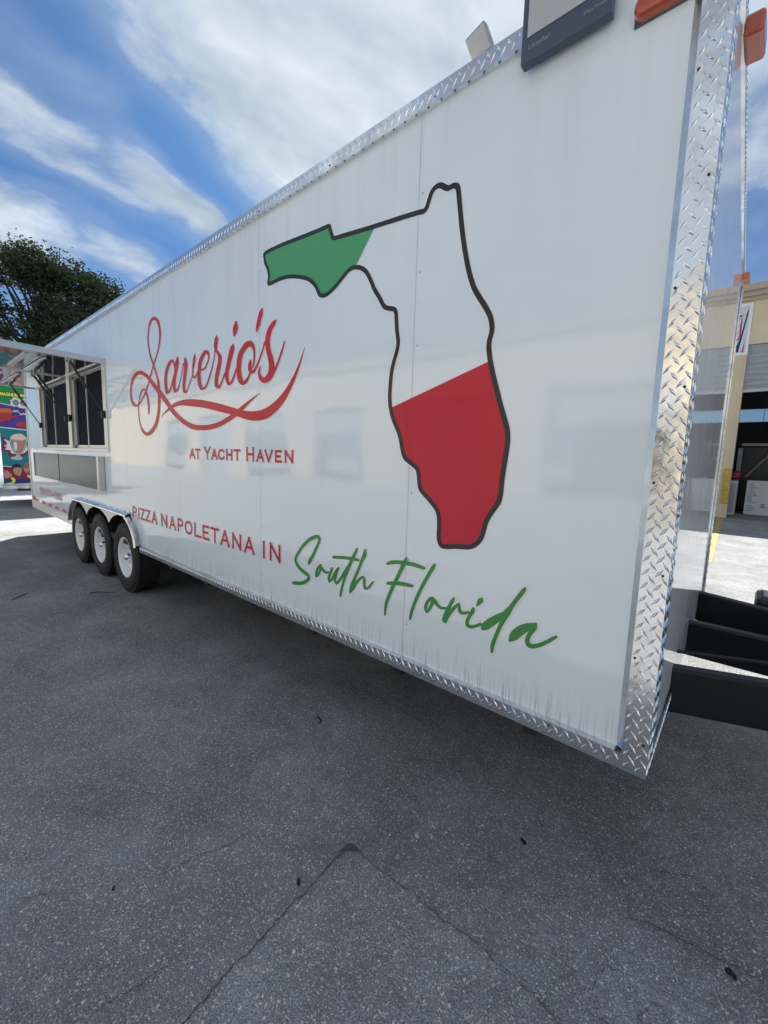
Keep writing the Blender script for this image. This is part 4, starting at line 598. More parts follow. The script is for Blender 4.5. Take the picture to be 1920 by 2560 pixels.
# the green clip line is limited to the panhandle
gp = clip([p for p in fl2 if p[0] < -0.9 or p[1] > 2.0], GC[0], GC[1], k1); gp = [p for p in gp if p[1] > 1.95]
flat(gp, -.0016, 'map_green_field', M['green2'], tr)
k2 = 1 if ((RC[1][0]-RC[0][0])*(1.0-RC[0][1]) - (RC[1][1]-RC[0][1])*(-.6-RC[0][0])) > 0 else -1
flat(clip(fl2, RC[0], RC[1], k2), -.0016, 'map_red_field', M['red'], tr)
# reflective tape dashes along the rear skirt
for x0, x1 in ((-9.24, -8.80), (-8.57, -8.31), (-8.13, -7.87), (-7.70, -7.45), (-7.27, -7.02)):
    g = G(); g.quad((x0-.03, -.001, .578), (x1+.03, -.001, .578), (x1+.03, -.001, .638), (x0-.03, -.001, .638), 1); g.quad((x0, -.002, .584), (x1, -.002, .584), (x1, -.002, .632), (x0, -.002, .632), 0)
    g.build('reflective_tape', [M['red'], M['white']], tr)
g = G(); g.box(-9.26, -9.14, -.02, 0, .60, .66); g.build('side_marker', M['amber'], tr, bevel=.006)

# ---- fender and wheels
g = G(); Pf = cr([(x, z) for x, z in fend], 5)
prev = None
for x, z in Pf:
    cx, cz = -5.47, .35; l = math.hypot(x-cx, z-cz)
    # outward direction: mostly up on the flat, sideways at the ends
    ox, oz = (0, 1) if -6.3 < x < -4.6 else ((x-(-6.3 if x < -5 else -4.6)), (z-.45)); l = math.hypot(ox, oz) or 1; ox, oz = ox/l, oz/l
    prof = [(0.0, .012), (-.0035, .012), (-.004, .000), (-.03, .000), (-.052, -.006), (-.062, -.016), (-.064, -.028), (-.056, -.036)]
    cur = [((-5.48+(x+5.48)*(.955+.045*min(1, -y_/.05)))+ox*o_, y_, z+oz*o_) for y_, o_ in prof]
    if prev:
        for i in range(len(cur)-1): g.quad(prev[i], cur[i], cur[i+1], prev[i+1])
    prev = cur
fd = g.build('fender', M['alu2'], tr, smooth=True)
g = G(); xs = [-6.66 + k*(2.36)/120 for k in range(121)]
def low(x):
    best = 0
    for xc in (-6.43, -5.58, -4.73):
        dx = abs(x-xc)
        if dx < .4251: best = max(best, .665 + .150 * max(math.cos(math.pi*dx/.85), 0)**.55)
    return best if best > 0 else 0
for x0, x1 in zip(xs, xs[1:]):
    t0, t1 = archp(x0) - .006, archp(x1) - .006; l0, l1 = min(low(x0), t0), min(low(x1), t1)
    if x0 < -6.43: l0 = max(l0, t0-.02); l1 = max(l1, t1-.02)
    if x1 > -4.73: l0 = max(l0, t0-.02); l1 = max(l1, t1-.02)
    g.quad((x0, -.012, l0), (x1, -.012, l1), (x1, -.012, t1), (x0, -.012, t0)); g.quad((x0, -.012, l0), (x0, .0, l0), (x1, .0, l1), (x1, -.012, l1))
g.build('fender_skirt', M['skirt'], fd)
g = G()
for x in [-6.2 + k*.22 for k in range(8)]: g.lathe_y([(0.0001, -.008), (.006, -.007), (.007, -.0035)], x, .868, 8)
g.build('rivets', M['grey'], fd, kind='stuff')
def wheel(xc, side=0):
    R0, cz = .370, .368; y0 = 0.004
    def Y(v): return (y0 + v) if side == 0 else (WD - .03 - y0 - v)
    rim = G()
    rim.lathe_y([(.212, Y(.004)), (.216, Y(.0)), (.208, Y(-.003)), (.200, Y(.006)), (.192, Y(.03)), (.186, Y(.075)), (.165, Y(.088)), (.120, Y(.080)), (.095, Y(.066)), (.058, Y(.064)), (.0585, Y(.074)), (.001, Y(.076))], xc, cz, 48)
    ro = rim.build('wheel', M['rim'], tr, smooth=True)
    t = G()
    prof = [(.205, Y(.012)), (.214, Y(-.002)), (.235, Y(-.010)), (.285, Y(-.016)), (.325, Y(-.012)), (.350, Y(.002)), (.361, Y(.018)), (.364, Y(.06)), (.3645, Y(.108)), (.364, Y(.155)), (.361, Y(.198)), (.345, Y(.218)), (.30, Y(.228)), (.235, Y(.222)), (.205, Y(.205))]
    t.lathe_y(prof, xc, cz, 64)
    nb = 46
    for j in range(nb):
        a0 = 6.28319*(j+.12)/nb; a1 = 6.28319*(j+.80)/nb
        for (yy0, yy1, off) in ((.006, .040, 0), (.050, .084, .5), (.094, .124, .1), (.134, .168, .6), (.178, .211, .2)):
            q0, q1 = a0 + off*6.28319/nb, a1 + off*6.28319/nb; pts = []
            for rr in (.358, .3715):
                for (aa, yy) in ((q0, yy0), (q1, yy0+.004), (q1, yy1), (q0, yy1-.004)): pts.append((xc+rr*math.cos(aa), Y(yy), cz+rr*math.sin(aa)))
            n_ = len(t.v); t.v += pts
            for q in ((4, 5, 6, 7), (0, 1, 5, 4), (1, 2, 6, 5), (2, 3, 7, 6), (3, 0, 4, 7)): t.f.append(tuple(n_+i for i in q)); t.m.append(0)
    t.build('tyre', M['rubber'], ro)
    if side: return
    h = G(); h.lathe_y([(.034, Y(.076)), (.036, Y(.03)), (.033, Y(.006)), (.028, Y(.0)), (.001, Y(-.001))], xc, cz, 20); h.build('hub_cap', M['alu2'], ro, smooth=True)
    s_ = G()
    a00 = random.random()
    for j in range(6):
        a = a00 + j*6.28319/6; ca, sa = math.cos(a), math.sin(a)
        pts = []
        for k in range(8):
            w = k*.785; rr = .146 + .022*math.sin(w); aa = a + .19*math.cos(w); pts.append((xc+rr*math.cos(aa), Y(.0815), cz+rr*math.sin(aa)))
        s_.poly(pts)
    s_.build('rim_slots', M['black'], ro)
    nu = G()
    for j in range(5):
        a = a00 + j*6.28319/5; nu.lathe_y([(.001, Y(.045)), (.010, Y(.047)), (.011, Y(.068))], xc+.078*math.cos(a), cz+.078*math.sin(a), 6)
    nu.build('wheel_nuts', M['alu2'], ro)
for xc in (-4.73, -5.58, -6.43): wheel(xc); wheel(xc, 1)
g = G()
for xc in (-4.73, -5.58, -6.43): g.tube([(xc, .2, .37), (xc, WD-.25, .37)], .04, 10)
for y in (.45, WD-.45): g.box(XR+.05, -.1, y-.03, y+.03, .42, .505)
for k in range(14): g.box(-9.0 + k*.66, -8.95 + k*.66, .05, WD-.05, .44, .503)
g.build('chassis', M['black'], tr)

# ---- serving window, raised door, folded shelf
fr = G(); fw = .055
fr.box(WX0, WX1, -.012, .07, WZ0-.012, WZ0+.028); fr.box(WX0, WX1, -.012, .07, WZ1-.03, WZ1+.02)
fr.box(WX0, WX0+.10, -.0125, .07, WZ0+.028, WZ1-.03); fr.box(WX1-.10, WX1+.0, -.0125, .07, WZ0+.028, WZ1-.03); fr.box(-6.60, -6.46, -.0125, .07, WZ0+.028, WZ1-.03)
wf = fr.build('window_frame', M['frame'], tr, bevel=.004)
for x0, x1 in ((WX0+.10, -6.60), (-6.46, WX1-.10)):
    w = x1-x0; s_ = G(); z0, z1 = WZ0+.028, WZ1-.03
    for a_, b_ in ((x0, x0+.05), (x0+w*.42-.012, x0+w*.42+.012), (x1-.04, x1)): s_.box(a_, b_, .03, .06, z0, z1)
    s_.box(x0, x1, .03, .061, z0, z0+.035); s_.box(x0, x1, .03, .061, z1-.03, z1)
    so_ = s_.build('sash', M['frame'], wf)
    for a_, b_, y_ in ((x0+.05, x0+w*.42-.012, .054), (x0+w*.42+.012, x1-.04, .044)):
        p = G(); p.box(a_, b_, y_, y_+.005, z0+.035, z1-.03); p.build('pane', M['glass'], wf)
AL = .98   # the lifted door reaches out this far
aw = G(); za = WZ1 - .035
def az(y): return za - y*0.028
aw.v = []; aw.quad((WX0, -.02, az(-.02)+.03), (WX1, -.02, az(-.02)+.03), (WX1, -AL, az(-AL)+.03), (WX0, -AL, az(-AL)+.03)); aw.quad((WX0, -AL, az(-AL)), (WX1, -AL, az(-AL)), (WX1, -.02, az(-.02)), (WX0, -.02, az(-.02)))
awo = aw.build('lift_up_door', M['steel'], tr)
rl = G()
def beamz(x0, x1, y0, y1, z0, z1):
    n_ = len(rl.v); rl.box(x0, x1, y0, y1, 0, 1)
    for i in range(n_, len(rl.v)):
        x, y, z = rl.v[i]; rl.v[i] = (x, y, az(y) + (z0 if z == 0 else z1))
beamz(WX1-.05, WX1+.004, -AL-.004, -.01, -.012, .042); beamz(WX0-.004, WX0+.05, -AL-.004, -.01, -.012, .042); beamz(WX0+.05, WX1-.05, -AL-.004, -AL+.05, -.012, .042); beamz(WX0+.05, WX1-.05, -.06, -.01, -.012, .042); beamz(-6.56, -6.51, -AL+.05, -.06, -.011, .029)
beamz(-6.2, -5.25, -.62, -.58, -.012, -.001); beamz(-8.1, -6.9, -.62, -.58, -.012, -.001)
rl.build('door_rails', M['frame'], awo)
ls = G(); ls.box(-8.0, -6.75, -.47, -.44, za-.002, za+.006); ls.box(-6.35, -5.3, -.47, -.44, za-.002, za+.006); ls.build('light_strip', M['white'], awo)
for (x, yb, zb, yt, rr) in ((-8.15, -.03, 1.83, -.33, 1), (-6.62, -.03, 1.875, -.33, 1), (-6.44, -.03, 1.875, -.33, 1), (-5.10, -.03, 1.86, -.30, 1)):
    s_ = G(); a_ = Vector((x, yb, zb)); b_ = Vector((x, yt, az(yt)-.02)); mm = a_.lerp(b_, .48)
    s_.tube([a_, mm], .0065, 8); s_.tube([mm, b_], .0125, 10); st_ = s_.build('gas_strut', M['black'], tr)
    k_ = G(); k_.box(x-.02, x+.02, -.045, -.004, zb-.05, zb+.03); k_.build('strut_bracket', M['black'], st_, bevel=.008)
    k_ = G(); k_.lathe_y([(.001, yt-.03), (.03, yt-.028), (.032, yt+.005)], x, az(yt)-.012, 12); k_.build('strut_plate', M['lampbody'], st_)
for x0, x1 in ((-8.62, -7.06), (-7.02, -5.30)):
    s_ = G(); s_.box(x0, x1, -.052, -.030, 1.035, 1.40); s_.build('folded_shelf', M['shelf'], tr, bevel=.004)
g = G(); g.box(-5.298, -5.235, -.062, -.004, 1.03, 1.405); g.box(-8.66, -8.62, -.062, -.004, 1.03, 1.405); g.box(-8.62, -5.30, -.03, -.004, 1.38, 1.40); g.build('shelf_bracket', M['skirt'], tr)

# ---- marker lamps and flood lamps
def lens(name, c, U, Nn, l, h, d, m):
    g = G(); c, U, Nn = Vector(c), Vector(U).normalized(), Vector(Nn).normalized(); V = Nn.cross(U)
    rings = []
    for (k, dd) in ((1.04, 0), (1.04, .25), (.98, .7), (.80, .95), (.4, 1.0)):
        ring = []
        for j in range(24):
            a_ = j*6.28319/24; ca, sa = math.cos(a_), math.sin(a_)
            ux = math.copysign(abs(ca)**.75, ca) * h/2 + math.copysign(l/2-h/2, ca); vy = math.copysign(abs(sa)**.9, sa)*h/2
            ring.append(c + U*ux*(1 if k > 1 else (1-(1-k)*h/l)) + V*vy*k + Nn*d*dd)
        rings.append(ring)
    for A_, B_ in zip(rings, rings[1:]):
        for j in range(24): g.quad(A_[j], A_[(j+1) % 24], B_[(j+1) % 24], B_[j])
    g.poly(rings[-1]); return g.build(name, m, tr, smooth=True)
lm = lens('marker_lamp', (-0.150, -.004, 2.742), (1, 0, 0), (0, -1, 0), .16, .058, .030, M['amber'])
g = G(); g.box(-.232, -.068, -.006, -.0005, 2.709, 2.775); g.build('lamp_base', M['housing'], lm, bevel=.003)
g = G(); y_ = .43; g.box(fx(y_)+.004, fx(y_)+.055, y_-.09, y_+.05, 2.80, 2.86); g.build('marker_lamp', M['amber'], tr, bevel=.01)
g = G(); y_ = 2.47; g.box(fx(y_)+.004, fx(y_)+.045, y_-.06, y_+.06, 2.755, 2.80); g.build('marker_lamp', M['orange'], tr, bevel=.006)
# flood lamp on the wall: tilted slab
fl_ = G(); fl_.box(-.553, -.283, -.051, -.018, 2.753, 3.02); flo_ = fl_.build('flood_lamp', M['housing'], tr, bevel=.004)
g = G(); g.box(-.533, -.305, -.0545, -.0515, 2.822, 3.0); g.build('lamp_glass', M['lamp_face'], flo_, bevel=.002)
g = G(); g.box(-.46, -.38, -.018, 0, 2.80, 2.83); g.box(-.45, -.39, -.018, 0, 2.83, 2.89); g.build('lamp_bracket', M['black'], flo_)
def tcur(body, x, z, size, name, parent, m, place=None):
    cu = bpy.data.curves.new(name, 'FONT'); cu.body = body; cu.size = size; cu.extrude = 0.0
    o = bpy.data.objects.new(name, cu); COL.objects.link(o); dg = bpy.context.evaluated_depsgraph_get()
    me = bpy.data.meshes.new_from_object(o.evaluated_get(dg)); bpy.data.objects.remove(o); me.materials.append(m); me.name = name
    o = bpy.data.objects.new(name, me); COL.objects.link(o); o.parent = parent
    o.matrix_local = Matrix.Translation((x, -.0525, z)) @ Matrix.Rotation(math.pi/2, 4, 'X')
    return o
tcur('Ustellar', -.528, 2.785, .022, 'lettering', flo_, M['lampbody']); tcur('IP66 Proof', -.36, 2.785, .015, 'lettering', flo_, M['lampbody'])
# flood lamp on the roof edge
Mr = Matrix.Translation((-.725, .03, 2.90)) @ Matrix.Scale(.88, 4) @ Matrix.Rotation(R_(-18), 4, 'Y') @ Matrix.Rotation(R_(20), 4, 'X')
g = G(); g.box(-.045, .045, -.015, .03, .01, .125, M=Mr); ro_ = g.build('roof_flood_lamp', M['lampbody'], tr, bevel=.006)
g = G(); g.box(-.037, .037, -.019, -.0155, .03, .115, M=Mr); g.build('lamp_glass', M['lamp_face'], ro_)
g = G(); g.box(-.76, -.70, .01, .06, 2.895, 2.92); g.build('lamp_bracket', M['black'], ro_)

# ---- draw bar
for pts in (((-.06, .60), (1.75, 1.30)), ((-.06, 1.33), (1.9, 1.335)), ((-.09, 2.05), (1.75, 1.37))):
    (x0, y0), (x1, y1) = pts; a = Vector((x0, y0, 0)); b = Vector((x1, y1, 0)); d = (b-a).normalized(); n_ = Vector((-d.y, d.x, 0)) * .035
    g = G(); z0, z1 = .455, .650
    if y0 == 1.33: z1 = .648; z0 = .457
    c = [a-n_, b-n_, b+n_, a+n_]; v = [(q.x, q.y, z0) for q in c] + [(q.x, q.y, z1) for q in c]; g.v = v
    for q in ((0, 3, 2, 1), (4, 5, 6, 7), (0, 1, 5, 4), (1, 2, 6, 5), (2, 3, 7, 6), (3, 0, 4, 7)): g.f.append(q); g.m.append(0)
    g.build('draw_bar', M['beam'], tr, bevel=.012)
g = G(); g.tube([(-.05, .74, .665), (.3, .90, .668), (.8, 1.08, .666), (1.6, 1.30, .668)], .008, 8); g.build('brake_cable', M['dark'], tr)
g = G(); g.tube([(1.9, 1.335, .56), (2.15, 1.335, .56)], .045, 12); g.box(2.1, 2.3, 1.28, 1.39, .52, .62); g.build('coupler', M['beam'], tr)
g = G(); g.box(.22, .55, 2.12, 2.42, .42, .66); g.build('tongue_box', M['black'], tr, bevel=.03)
g = G(); g.box(.26, .53, 2.16, 2.38, .661, .672); g.build('box_lid', M['grey'], tr)

# ------------------------------------------------------------------ the painted food trailer behind
XO = -13.5
t2 = thing('food_trailer', 'second food trailer covered in a comic style mural, behind the white trailer at the left', 'food trailer')
g = G(); g.box(XO-2.4, XO, .05, 9.0, .5, 3.2); g.build('body', M['panel'], t2)
g = G(); plate((XO+.002, .03, .5), (0, 1, 0), (0, 0, 1), (1, 0, 0), .10, 2.7, g, cu=.034); g.quad((XO+.002, .03, .5), (XO+.002, .03, 3.2), (XO-.1, .03, 3.2), (XO-.1, .03, .5)); g.build('corner_trim', M['alu'], t2)
g = G(); plate((XO+.022, .10, .47), (0, 1, 0), (0, 0, 1), (1, 0, 0), 8.9, .07, g, cv=.035); g.quad((XO+.022, .1, .54), (XO+.022, 9, .54), (XO, 9, .56), (XO, .1, .56)); g.build('bottom_trim', M['alu'], t2)
g = G(); g.box(XO+.002, XO+.02, .10, 9, 3.12, 3.2); g.build('top_trim', M['alu'], t2)
g = G()
for y in (4.2, 5.1): g.tube([(XO-.3, y, .36), (XO-.1, y, .36)], .36, 24)
g.build('tyre', M['rubber'], t2)
g = G(); g.box(XO-2.2, XO-.2, .4, 8.8, .40, .5); g.build('chassis', M['black'], t2)
mu = G(); mu.quad((XO+.004, .13, .56), (XO+.004, 8.9, .56), (XO+.004, 8.9, 3.1), (XO+.004, .13, 3.1)); muo = mu.build('mural', M['m_green'], t2, label='comic style mural of burgers, sauces and a milkshake')
order = [('green', 'm_green'), ('purple', 'm_purple'), ('teal', 'm_teal'), ('redb', 'm_red'), ('blueb', 'm_blue'), ('grey', 'm_grey'), ('wl1', 'm_white'), ('wl2', 'm_white'), ('wl3', 'm_white'), ('bottle1', 'm_orange'), ('bottle2', 'm_ketchup'), ('nozzle', 'm_ketchup'), ('redsq', 'm_ketchup'), ('goo', 'm_white'), ('burst1', 'm_red'), ('burst2', 'm_white'), ('foot', 'm_glass'), ('glass', 'm_glass'), ('shake', 'm_shake'), ('shine', 'm_white'), ('cream', 'm_cream'), ('fist', 'm_skin'), ('glove', 'm_yellow'), ('hero_skin', 'm_skin'), ('hero_hair', 'm_hair'), ('hair2', 'm_hair2'), ('skin2', 'm_skin'), ('glove2', 'm_yellow')]
def mflat(pts, x, name, m):
    return face3([(x, max(a_, .13), b_) for a_, b_ in pts], name, m, muo)
names = dict(green='green_band', purple='purple_band', teal='teal_band', redb='red_band', blueb='blue_band', grey='grey_band', wl1='white_line', wl2='white_line', wl3='white_line', bottle1='mustard_bottle', bottle2='ketchup_bottle', nozzle='bottle_nozzle', redsq='sauce_splash', goo='white_splash', burst1='burst', burst2='burst', foot='glass_foot', glass='shake_glass', shake='milkshake', shine='glass_shine', cream='whipped_cream', fist='painted_fist', glove='painted_glove', hero_skin='painted_face', hero_hair='painted_hair', hair2='painted_hair', skin2='painted_face', glove2='painted_glove')
for i, (k_, mk) in enumerate(order):
    pts = [tuple(p) for p in MUR[k_]]
    if k_ not in ('green', 'purple', 'teal', 'redb', 'blueb', 'grey', 'wl1', 'wl2', 'wl3'): pts = [tuple(q) for q in cr(pts, 3, closed=True)]
    if k_ in ('glass', 'shake', 'cream', 'hero_skin', 'hero_hair', 'fist', 'goo', 'burst1', 'glove', 'bottle1', 'bottle2'):
        cy = sum(p[0] for p in pts)/len(pts); cz = sum(p[1] for p in pts)/len(pts)
        mflat([(cy+(a_-cy)*1.07, cz+(b_-cz)*1.05) for a_, b_ in pts], XO+.005+i*.0003-.00015, 'ink_line', M['m_black'])
    mflat(pts, XO+.005+i*.0003, names[k_], M[mk])
ey = MUR['eyer']; ry, rz = abs(ey[1][0]-ey[0][0]), abs(ey[2][1]-ey[0][1])
for e_, kind in (('eye1', 0), ('eye2', 1)):
    c = MUR[e_][0]
    for q, (sc_, mk) in enumerate(((1.0, 'm_black'), (.82, 'm_grey'), (.70, 'm_black'))):
        mflat([(c[0]+ry*sc_*math.cos(w*.3927), c[1]+rz*sc_*math.sin(w*.3927)) for w in range(16)], XO+.016+q*.0003+kind*.00005, 'social_badge', M[mk])
    if kind == 0:
        for q, (sc_, mk) in enumerate(((.45, 'm_grey'), (.33, 'm_black'), (.18, 'm_grey'))): mflat([(c[0]+a_*ry*sc_, c[1]+b_*rz*sc_) for a_, b_ in ((-1, -1), (1, -1), (1, 1), (-1, 1))], XO+.018+q*.0003, 'camera_mark', M[mk])
    else:
        mflat([(c[0]+a_*ry, c[1]+b_*rz) for a_, b_ in ((-.05, -.4), (.1, -.4), (.1, .25), (.4, .05), (.4, .2), (.1, .5), (-.05, .5))], XO+.018, 'note_mark', M['m_white'])
        mflat([(c[0]-.12*ry+ry*.24*math.cos(w*.785), c[1]-.3*rz+rz*.2*math.sin(w*.785)) for w in range(8)], XO+.0184, 'note_mark', M['m_white'])
sq = cr([tuple(p) for p in MUR['squig']], 5); g = G()
for a_, b_ in zip(sq, sq[1:]): g.quad((XO+.017, a_[0], a_[1]-.018), (XO+.017, b_[0], b_[1]-.018), (XO+.017, b_[0], b_[1]+.018), (XO+.017, a_[0], a_[1]+.018))
g.build('sauce_squiggle', M['m_cream'], muo)
tx = MUR['txt']; w_all = tx[2][0] - tx[0][0]; items = []; word = 'MASHDBURG'; step = w_all / 8.2
for i, ch in enumerate(word): items.append((ch, tx[0][0] + i*step, tx[0][0] + i*step + step*.86))
zt, zb = (tx[0][1]+tx[2][1])/2, (tx[1][1]+tx[3][1])/2
text(items, zb-.01, zt+.01, .018, 'lettering', M['m_yellow'], muo, 'yellow block lettering across the mural', serif=False, outline=.010, place=lambda x, y, z: (XO+.016 - y*2, x, z))

# ------------------------------------------------------------------ trees
def tree(name, label, base, blobs_, nleaf, size, trunk_r, seed):
    rnd = random.Random(seed); t = thing(name, label, 'tree', 'trees behind the trailers', base)
    bx, by, _ = base; g = G()
    g.tube([(bx, by, 0), (bx+.1, by, 1.5), (bx-.05, by+.1, 3.2)], [trunk_r*1.25, trunk_r, trunk_r*.8], 10)
    for (c, rr) in blobs_:
        mid = Vector((bx, by, 2.6)).lerp(Vector(c), .5) + Vector((rnd.uniform(-.3, .3), rnd.uniform(-.3, .3), .3))
        g.tube([(bx, by, 2.6), mid, Vector(c)], [trunk_r*.55, trunk_r*.3, trunk_r*.08], 7)
        for _ in range(3):
            e = Vector(c) + Vector((rnd.gauss(0, 1)*rr[0]*.6, rnd.gauss(0, 1)*rr[1]*.6, abs(rnd.gauss(0, 1))*rr[2]*.7)); g.tube([mid, mid.lerp(e, .5)+Vector((0, 0, .1)), e], [trunk_r*.2, trunk_r*.12, .012], 5)
    put(g.build('trunk', M['bark']), t)
    L = G()
    for (c, rr) in blobs_:
        nc = int(nleaf / len(blobs_) / 55)
        for _ in range(nc):
            while True:
                d = Vector((rnd.uniform(-1, 1), rnd.uniform(-1, 1), rnd.uniform(-1, 1)))
                if .30 < d.length < 1.0: break
            cc = Vector(c) + Vector((d.x*rr[0], d.y*rr[1], d.z*rr[2])); sp_ = rnd.uniform(.12, .34)
            for _ in range(55):
                p = cc + Vector((rnd.gauss(0, sp_), rnd.gauss(0, sp_), rnd.gauss(0, sp_*.55)))
                a_ = Vector((rnd.gauss(0, 1), rnd.gauss(0, 1), rnd.gauss(0, .6))).normalized(); b_ = a_.orthogonal().normalized(); s_ = size*rnd.uniform(.6, 1.3)
                L.quad(p - a_*s_, p - b_*s_*.45, p + a_*s_, p + b_*s_*.45)
    put(L.build('crown', M['leaf']), t); return t
def around(cx, cy, cz, R3, n, sub, seed):
    rnd = random.Random(seed); o = [((cx, cy, cz), (R3[0]*.6, R3[1]*.6, R3[2]*.6))]
    for _ in range(n):
        a_ = rnd.uniform(0, 6.283); h = rnd.uniform(-.75, 1.0); q = math.sqrt(max(1-h*h, 0.05))
        o.append(((cx+R3[0]*.72*q*math.cos(a_), cy+R3[1]*.72*q*math.sin(a_), cz+R3[2]*.78*h), (sub*rnd.uniform(.7, 1.2), sub*rnd.uniform(.7, 1.2), sub*rnd.uniform(.55, .95))))
    return o
tree('tree', 'tall dark leafy tree rising behind the two trailers', (-25.5, 4.5, 0), around(-25.5, 3.6, 6.4, (4.0, 4.6, 4.2), 40, 1.05, 3), 60000, .075, .32, 11)
tree('tree', 'lower dark tree at the right end of the tall one, meeting the trailer roof', (-26.5, 7.9, 0), around(-26.5, 6.9, 5.2, (2.8, 2.8, 3.4), 20, .9, 5), 28000, .075, .22, 12)

# ------------------------------------------------------------------ warehouse beyond
YB = 15.0
bd = thing('warehouse', 'cream warehouse with a tan cornice and a half open grey roller door behind the trailer', 'warehouse')
bays = [(-11.5, -6.6), (-0.55, 4.4), (5.6, 10.5), (11.7, 16.6), (17.8, 22.7)]
xw0, xw1 = -14.0, 26.0; DT = 5.04
g = G(); cur = xw0
for a, b in bays:
    g.box(cur, a, YB, YB+.35, 0, DT); cur = b
g.box(cur, xw1, YB, YB+.35, 0, DT); g.box(xw0, xw1, YB, YB+.35, DT, 6.24)
g.build('front_wall', M['stucco'], bd)
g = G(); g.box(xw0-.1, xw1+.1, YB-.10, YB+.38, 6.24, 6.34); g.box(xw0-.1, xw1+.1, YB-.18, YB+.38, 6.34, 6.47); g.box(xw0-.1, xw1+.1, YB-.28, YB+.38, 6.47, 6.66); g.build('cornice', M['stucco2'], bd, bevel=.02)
g = G()
for a, b in bays:
    g.box(a-.04, a, YB-.03, YB+.02, 0, DT); g.box(b, b+.04, YB-.03, YB+.02, 0, DT)
g.build('corner_beads', M['stucco'], bd)
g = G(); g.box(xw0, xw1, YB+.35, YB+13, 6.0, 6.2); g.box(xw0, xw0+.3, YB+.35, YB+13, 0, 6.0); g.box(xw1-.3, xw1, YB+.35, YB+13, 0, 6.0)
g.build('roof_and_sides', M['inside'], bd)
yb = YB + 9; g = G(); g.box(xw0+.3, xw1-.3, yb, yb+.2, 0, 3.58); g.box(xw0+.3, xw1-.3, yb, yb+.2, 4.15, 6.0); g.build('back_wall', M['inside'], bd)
g = G(); g.box(xw0+.3, xw1-.3, yb+.05, yb+.08, 3.58, 4.15); g.build('clerestory_glazing', mat('milky_glazing', (.75, .85, .9), .3, trans=.85), bd)
g = G(); g.quad((xw0+.3, YB, .006), (xw1-.3, YB, .006), (xw1-.3, yb, .006), (xw0+.3, yb, .006)); g.build('floor_slab', M['concrete'], bd)
sl_me = None
for bi, (a, b) in enumerate(bays):
    bot = 3.78 if bi in (1,) else (2.9 if bi == 3 else .05)
    zz = DT; hs = .158
    g = G(); g.quad((a, YB+.13, 0), (b, YB+.13, 0), (b, YB+.03, -.02), (a, YB+.03, -.02)); g.quad((a, YB+.03, -.02), (b, YB+.03, -.02), (b, YB+.12, -hs+.04), (a, YB+.12, -hs+.04)); g.quad((a, YB+.12, -hs+.04), (b, YB+.12, -hs+.04), (b, YB+.13, -hs), (a, YB+.13, -hs))
    first = None
    while zz - hs > bot - .01:
        if first is None: first = g.build('shutter_slat', M['slat'], bd); o = first
        else: o = first.copy(); COL.objects.link(o)
        o.location = (0, 0, zz); zz -= hs
    g = G(); g.box(a, b, YB+.06, YB+.16, zz-.07, zz); g.build('shutter_bar', M['slat'], bd)
g = G(); g.box(-0.74, -0.55, YB-.034, YB-.02, .42, 1.48); g.box(-0.552, -.548, YB-.02, YB+.25, .42, 1.48); g.build('yellow_guard', M['yellow'], bd)
# banner sign on the pillar: navy and red shapes on white in a white frame
sg = thing('banner_sign', 'white framed banner with navy diagonal and red letter on the warehouse pillar', 'sign')
g = G(); x0, x1, z0, z1 = -1.72, -.545, 4.75, 6.19
g.box(x0, x1, YB-.05, YB-.001, z1-.07, z1); g.box(x0, x1, YB-.05, YB-.001, z0, z0+.07); g.box(x0, x0+.07, YB-.05, YB-.001, z0+.07, z1-.07); g.box(x1-.07, x1, YB-.05, YB-.001, z0+.07, z1-.07); g.build('sign_frame', M['white'], sg)
g = G(); g.box(x0+.07, x1-.07, YB-.03, YB-.002, z0+.07, z1-.07); g.build('sign_board', M['signw'], sg)
def sflat(pts, y, name, m):
    face3([(a_, y, b_) for a_, b_ in pts], name, m, sg)
sflat([(-1.2, 5.97), (-0.726, 5.869), (-.85, 5.807), (-1.2, 5.65)], YB-.032, 'sign_triangle', M['blue'])
sflat([(-.641, 6.069), (-.636, 5.926), (-.761, 4.851), (-.87, 4.851), (-.80, 5.10), (-.758, 5.203), (-.681, 5.851)], YB-.032, 'sign_stripe', M['blue'])
sflat([(-.777, 5.803), (-.753, 5.805), (-.751, 5.60), (-.744, 5.249), (-.767, 5.192), (-.844, 5.174), (-.92, 5.19), (-.92, 5.23), (-.857, 5.21), (-.792, 5.245), (-.78, 5.364), (-.791, 5.607)], YB-.034, 'sign_letter', M['signr'])
sflat([(-.690, 4.835), (-.645, 4.835), (-.643, 5.161)], YB-.034, 'sign_stripe', M['signr'])
# things standing inside the doorway
c1 = thing('carton', 'tall white carton printed with dark text lines, inside the roller door', 'carton')
g = G(); g.box(-.20, .72, 16.6, 17.2, .02, 1.12); g.build('box_body', M['carton'], c1, bevel=.01)
g = G()
for k in range(15):
    z = 1.0 - k*.058 - (.05 if k > 10 else 0); w = random.uniform(.10, .22); g.box(-.14, -.14+w, 16.596, 16.6, z, z+.012)
g.box(.02, .05, 16.595, 16.6, .62, .65); g.box(.2, .3, 16.595, 16.6, .35, .38); g.box(.2, .32, 16.595, 16.6, .28, .31); g.build('print', M['black'], c1)
c2 = thing('cabinet', 'narrow pale cabinet beside the warehouse pillar', 'cabinet')
g = G(); g.box(-.66, -.42, 15.9, 16.9, .02, 1.10); g.build('cabinet_body', M['carton'], c2, bevel=.01); g = G(); g.box(-.64, -.44, 15.895, 15.9, .1, 1.02); g.build('cabinet_door', M['grey'], c2)
c3 = thing('machine', 'tall dark machine with a pale side panel inside the warehouse doorway', 'machine')
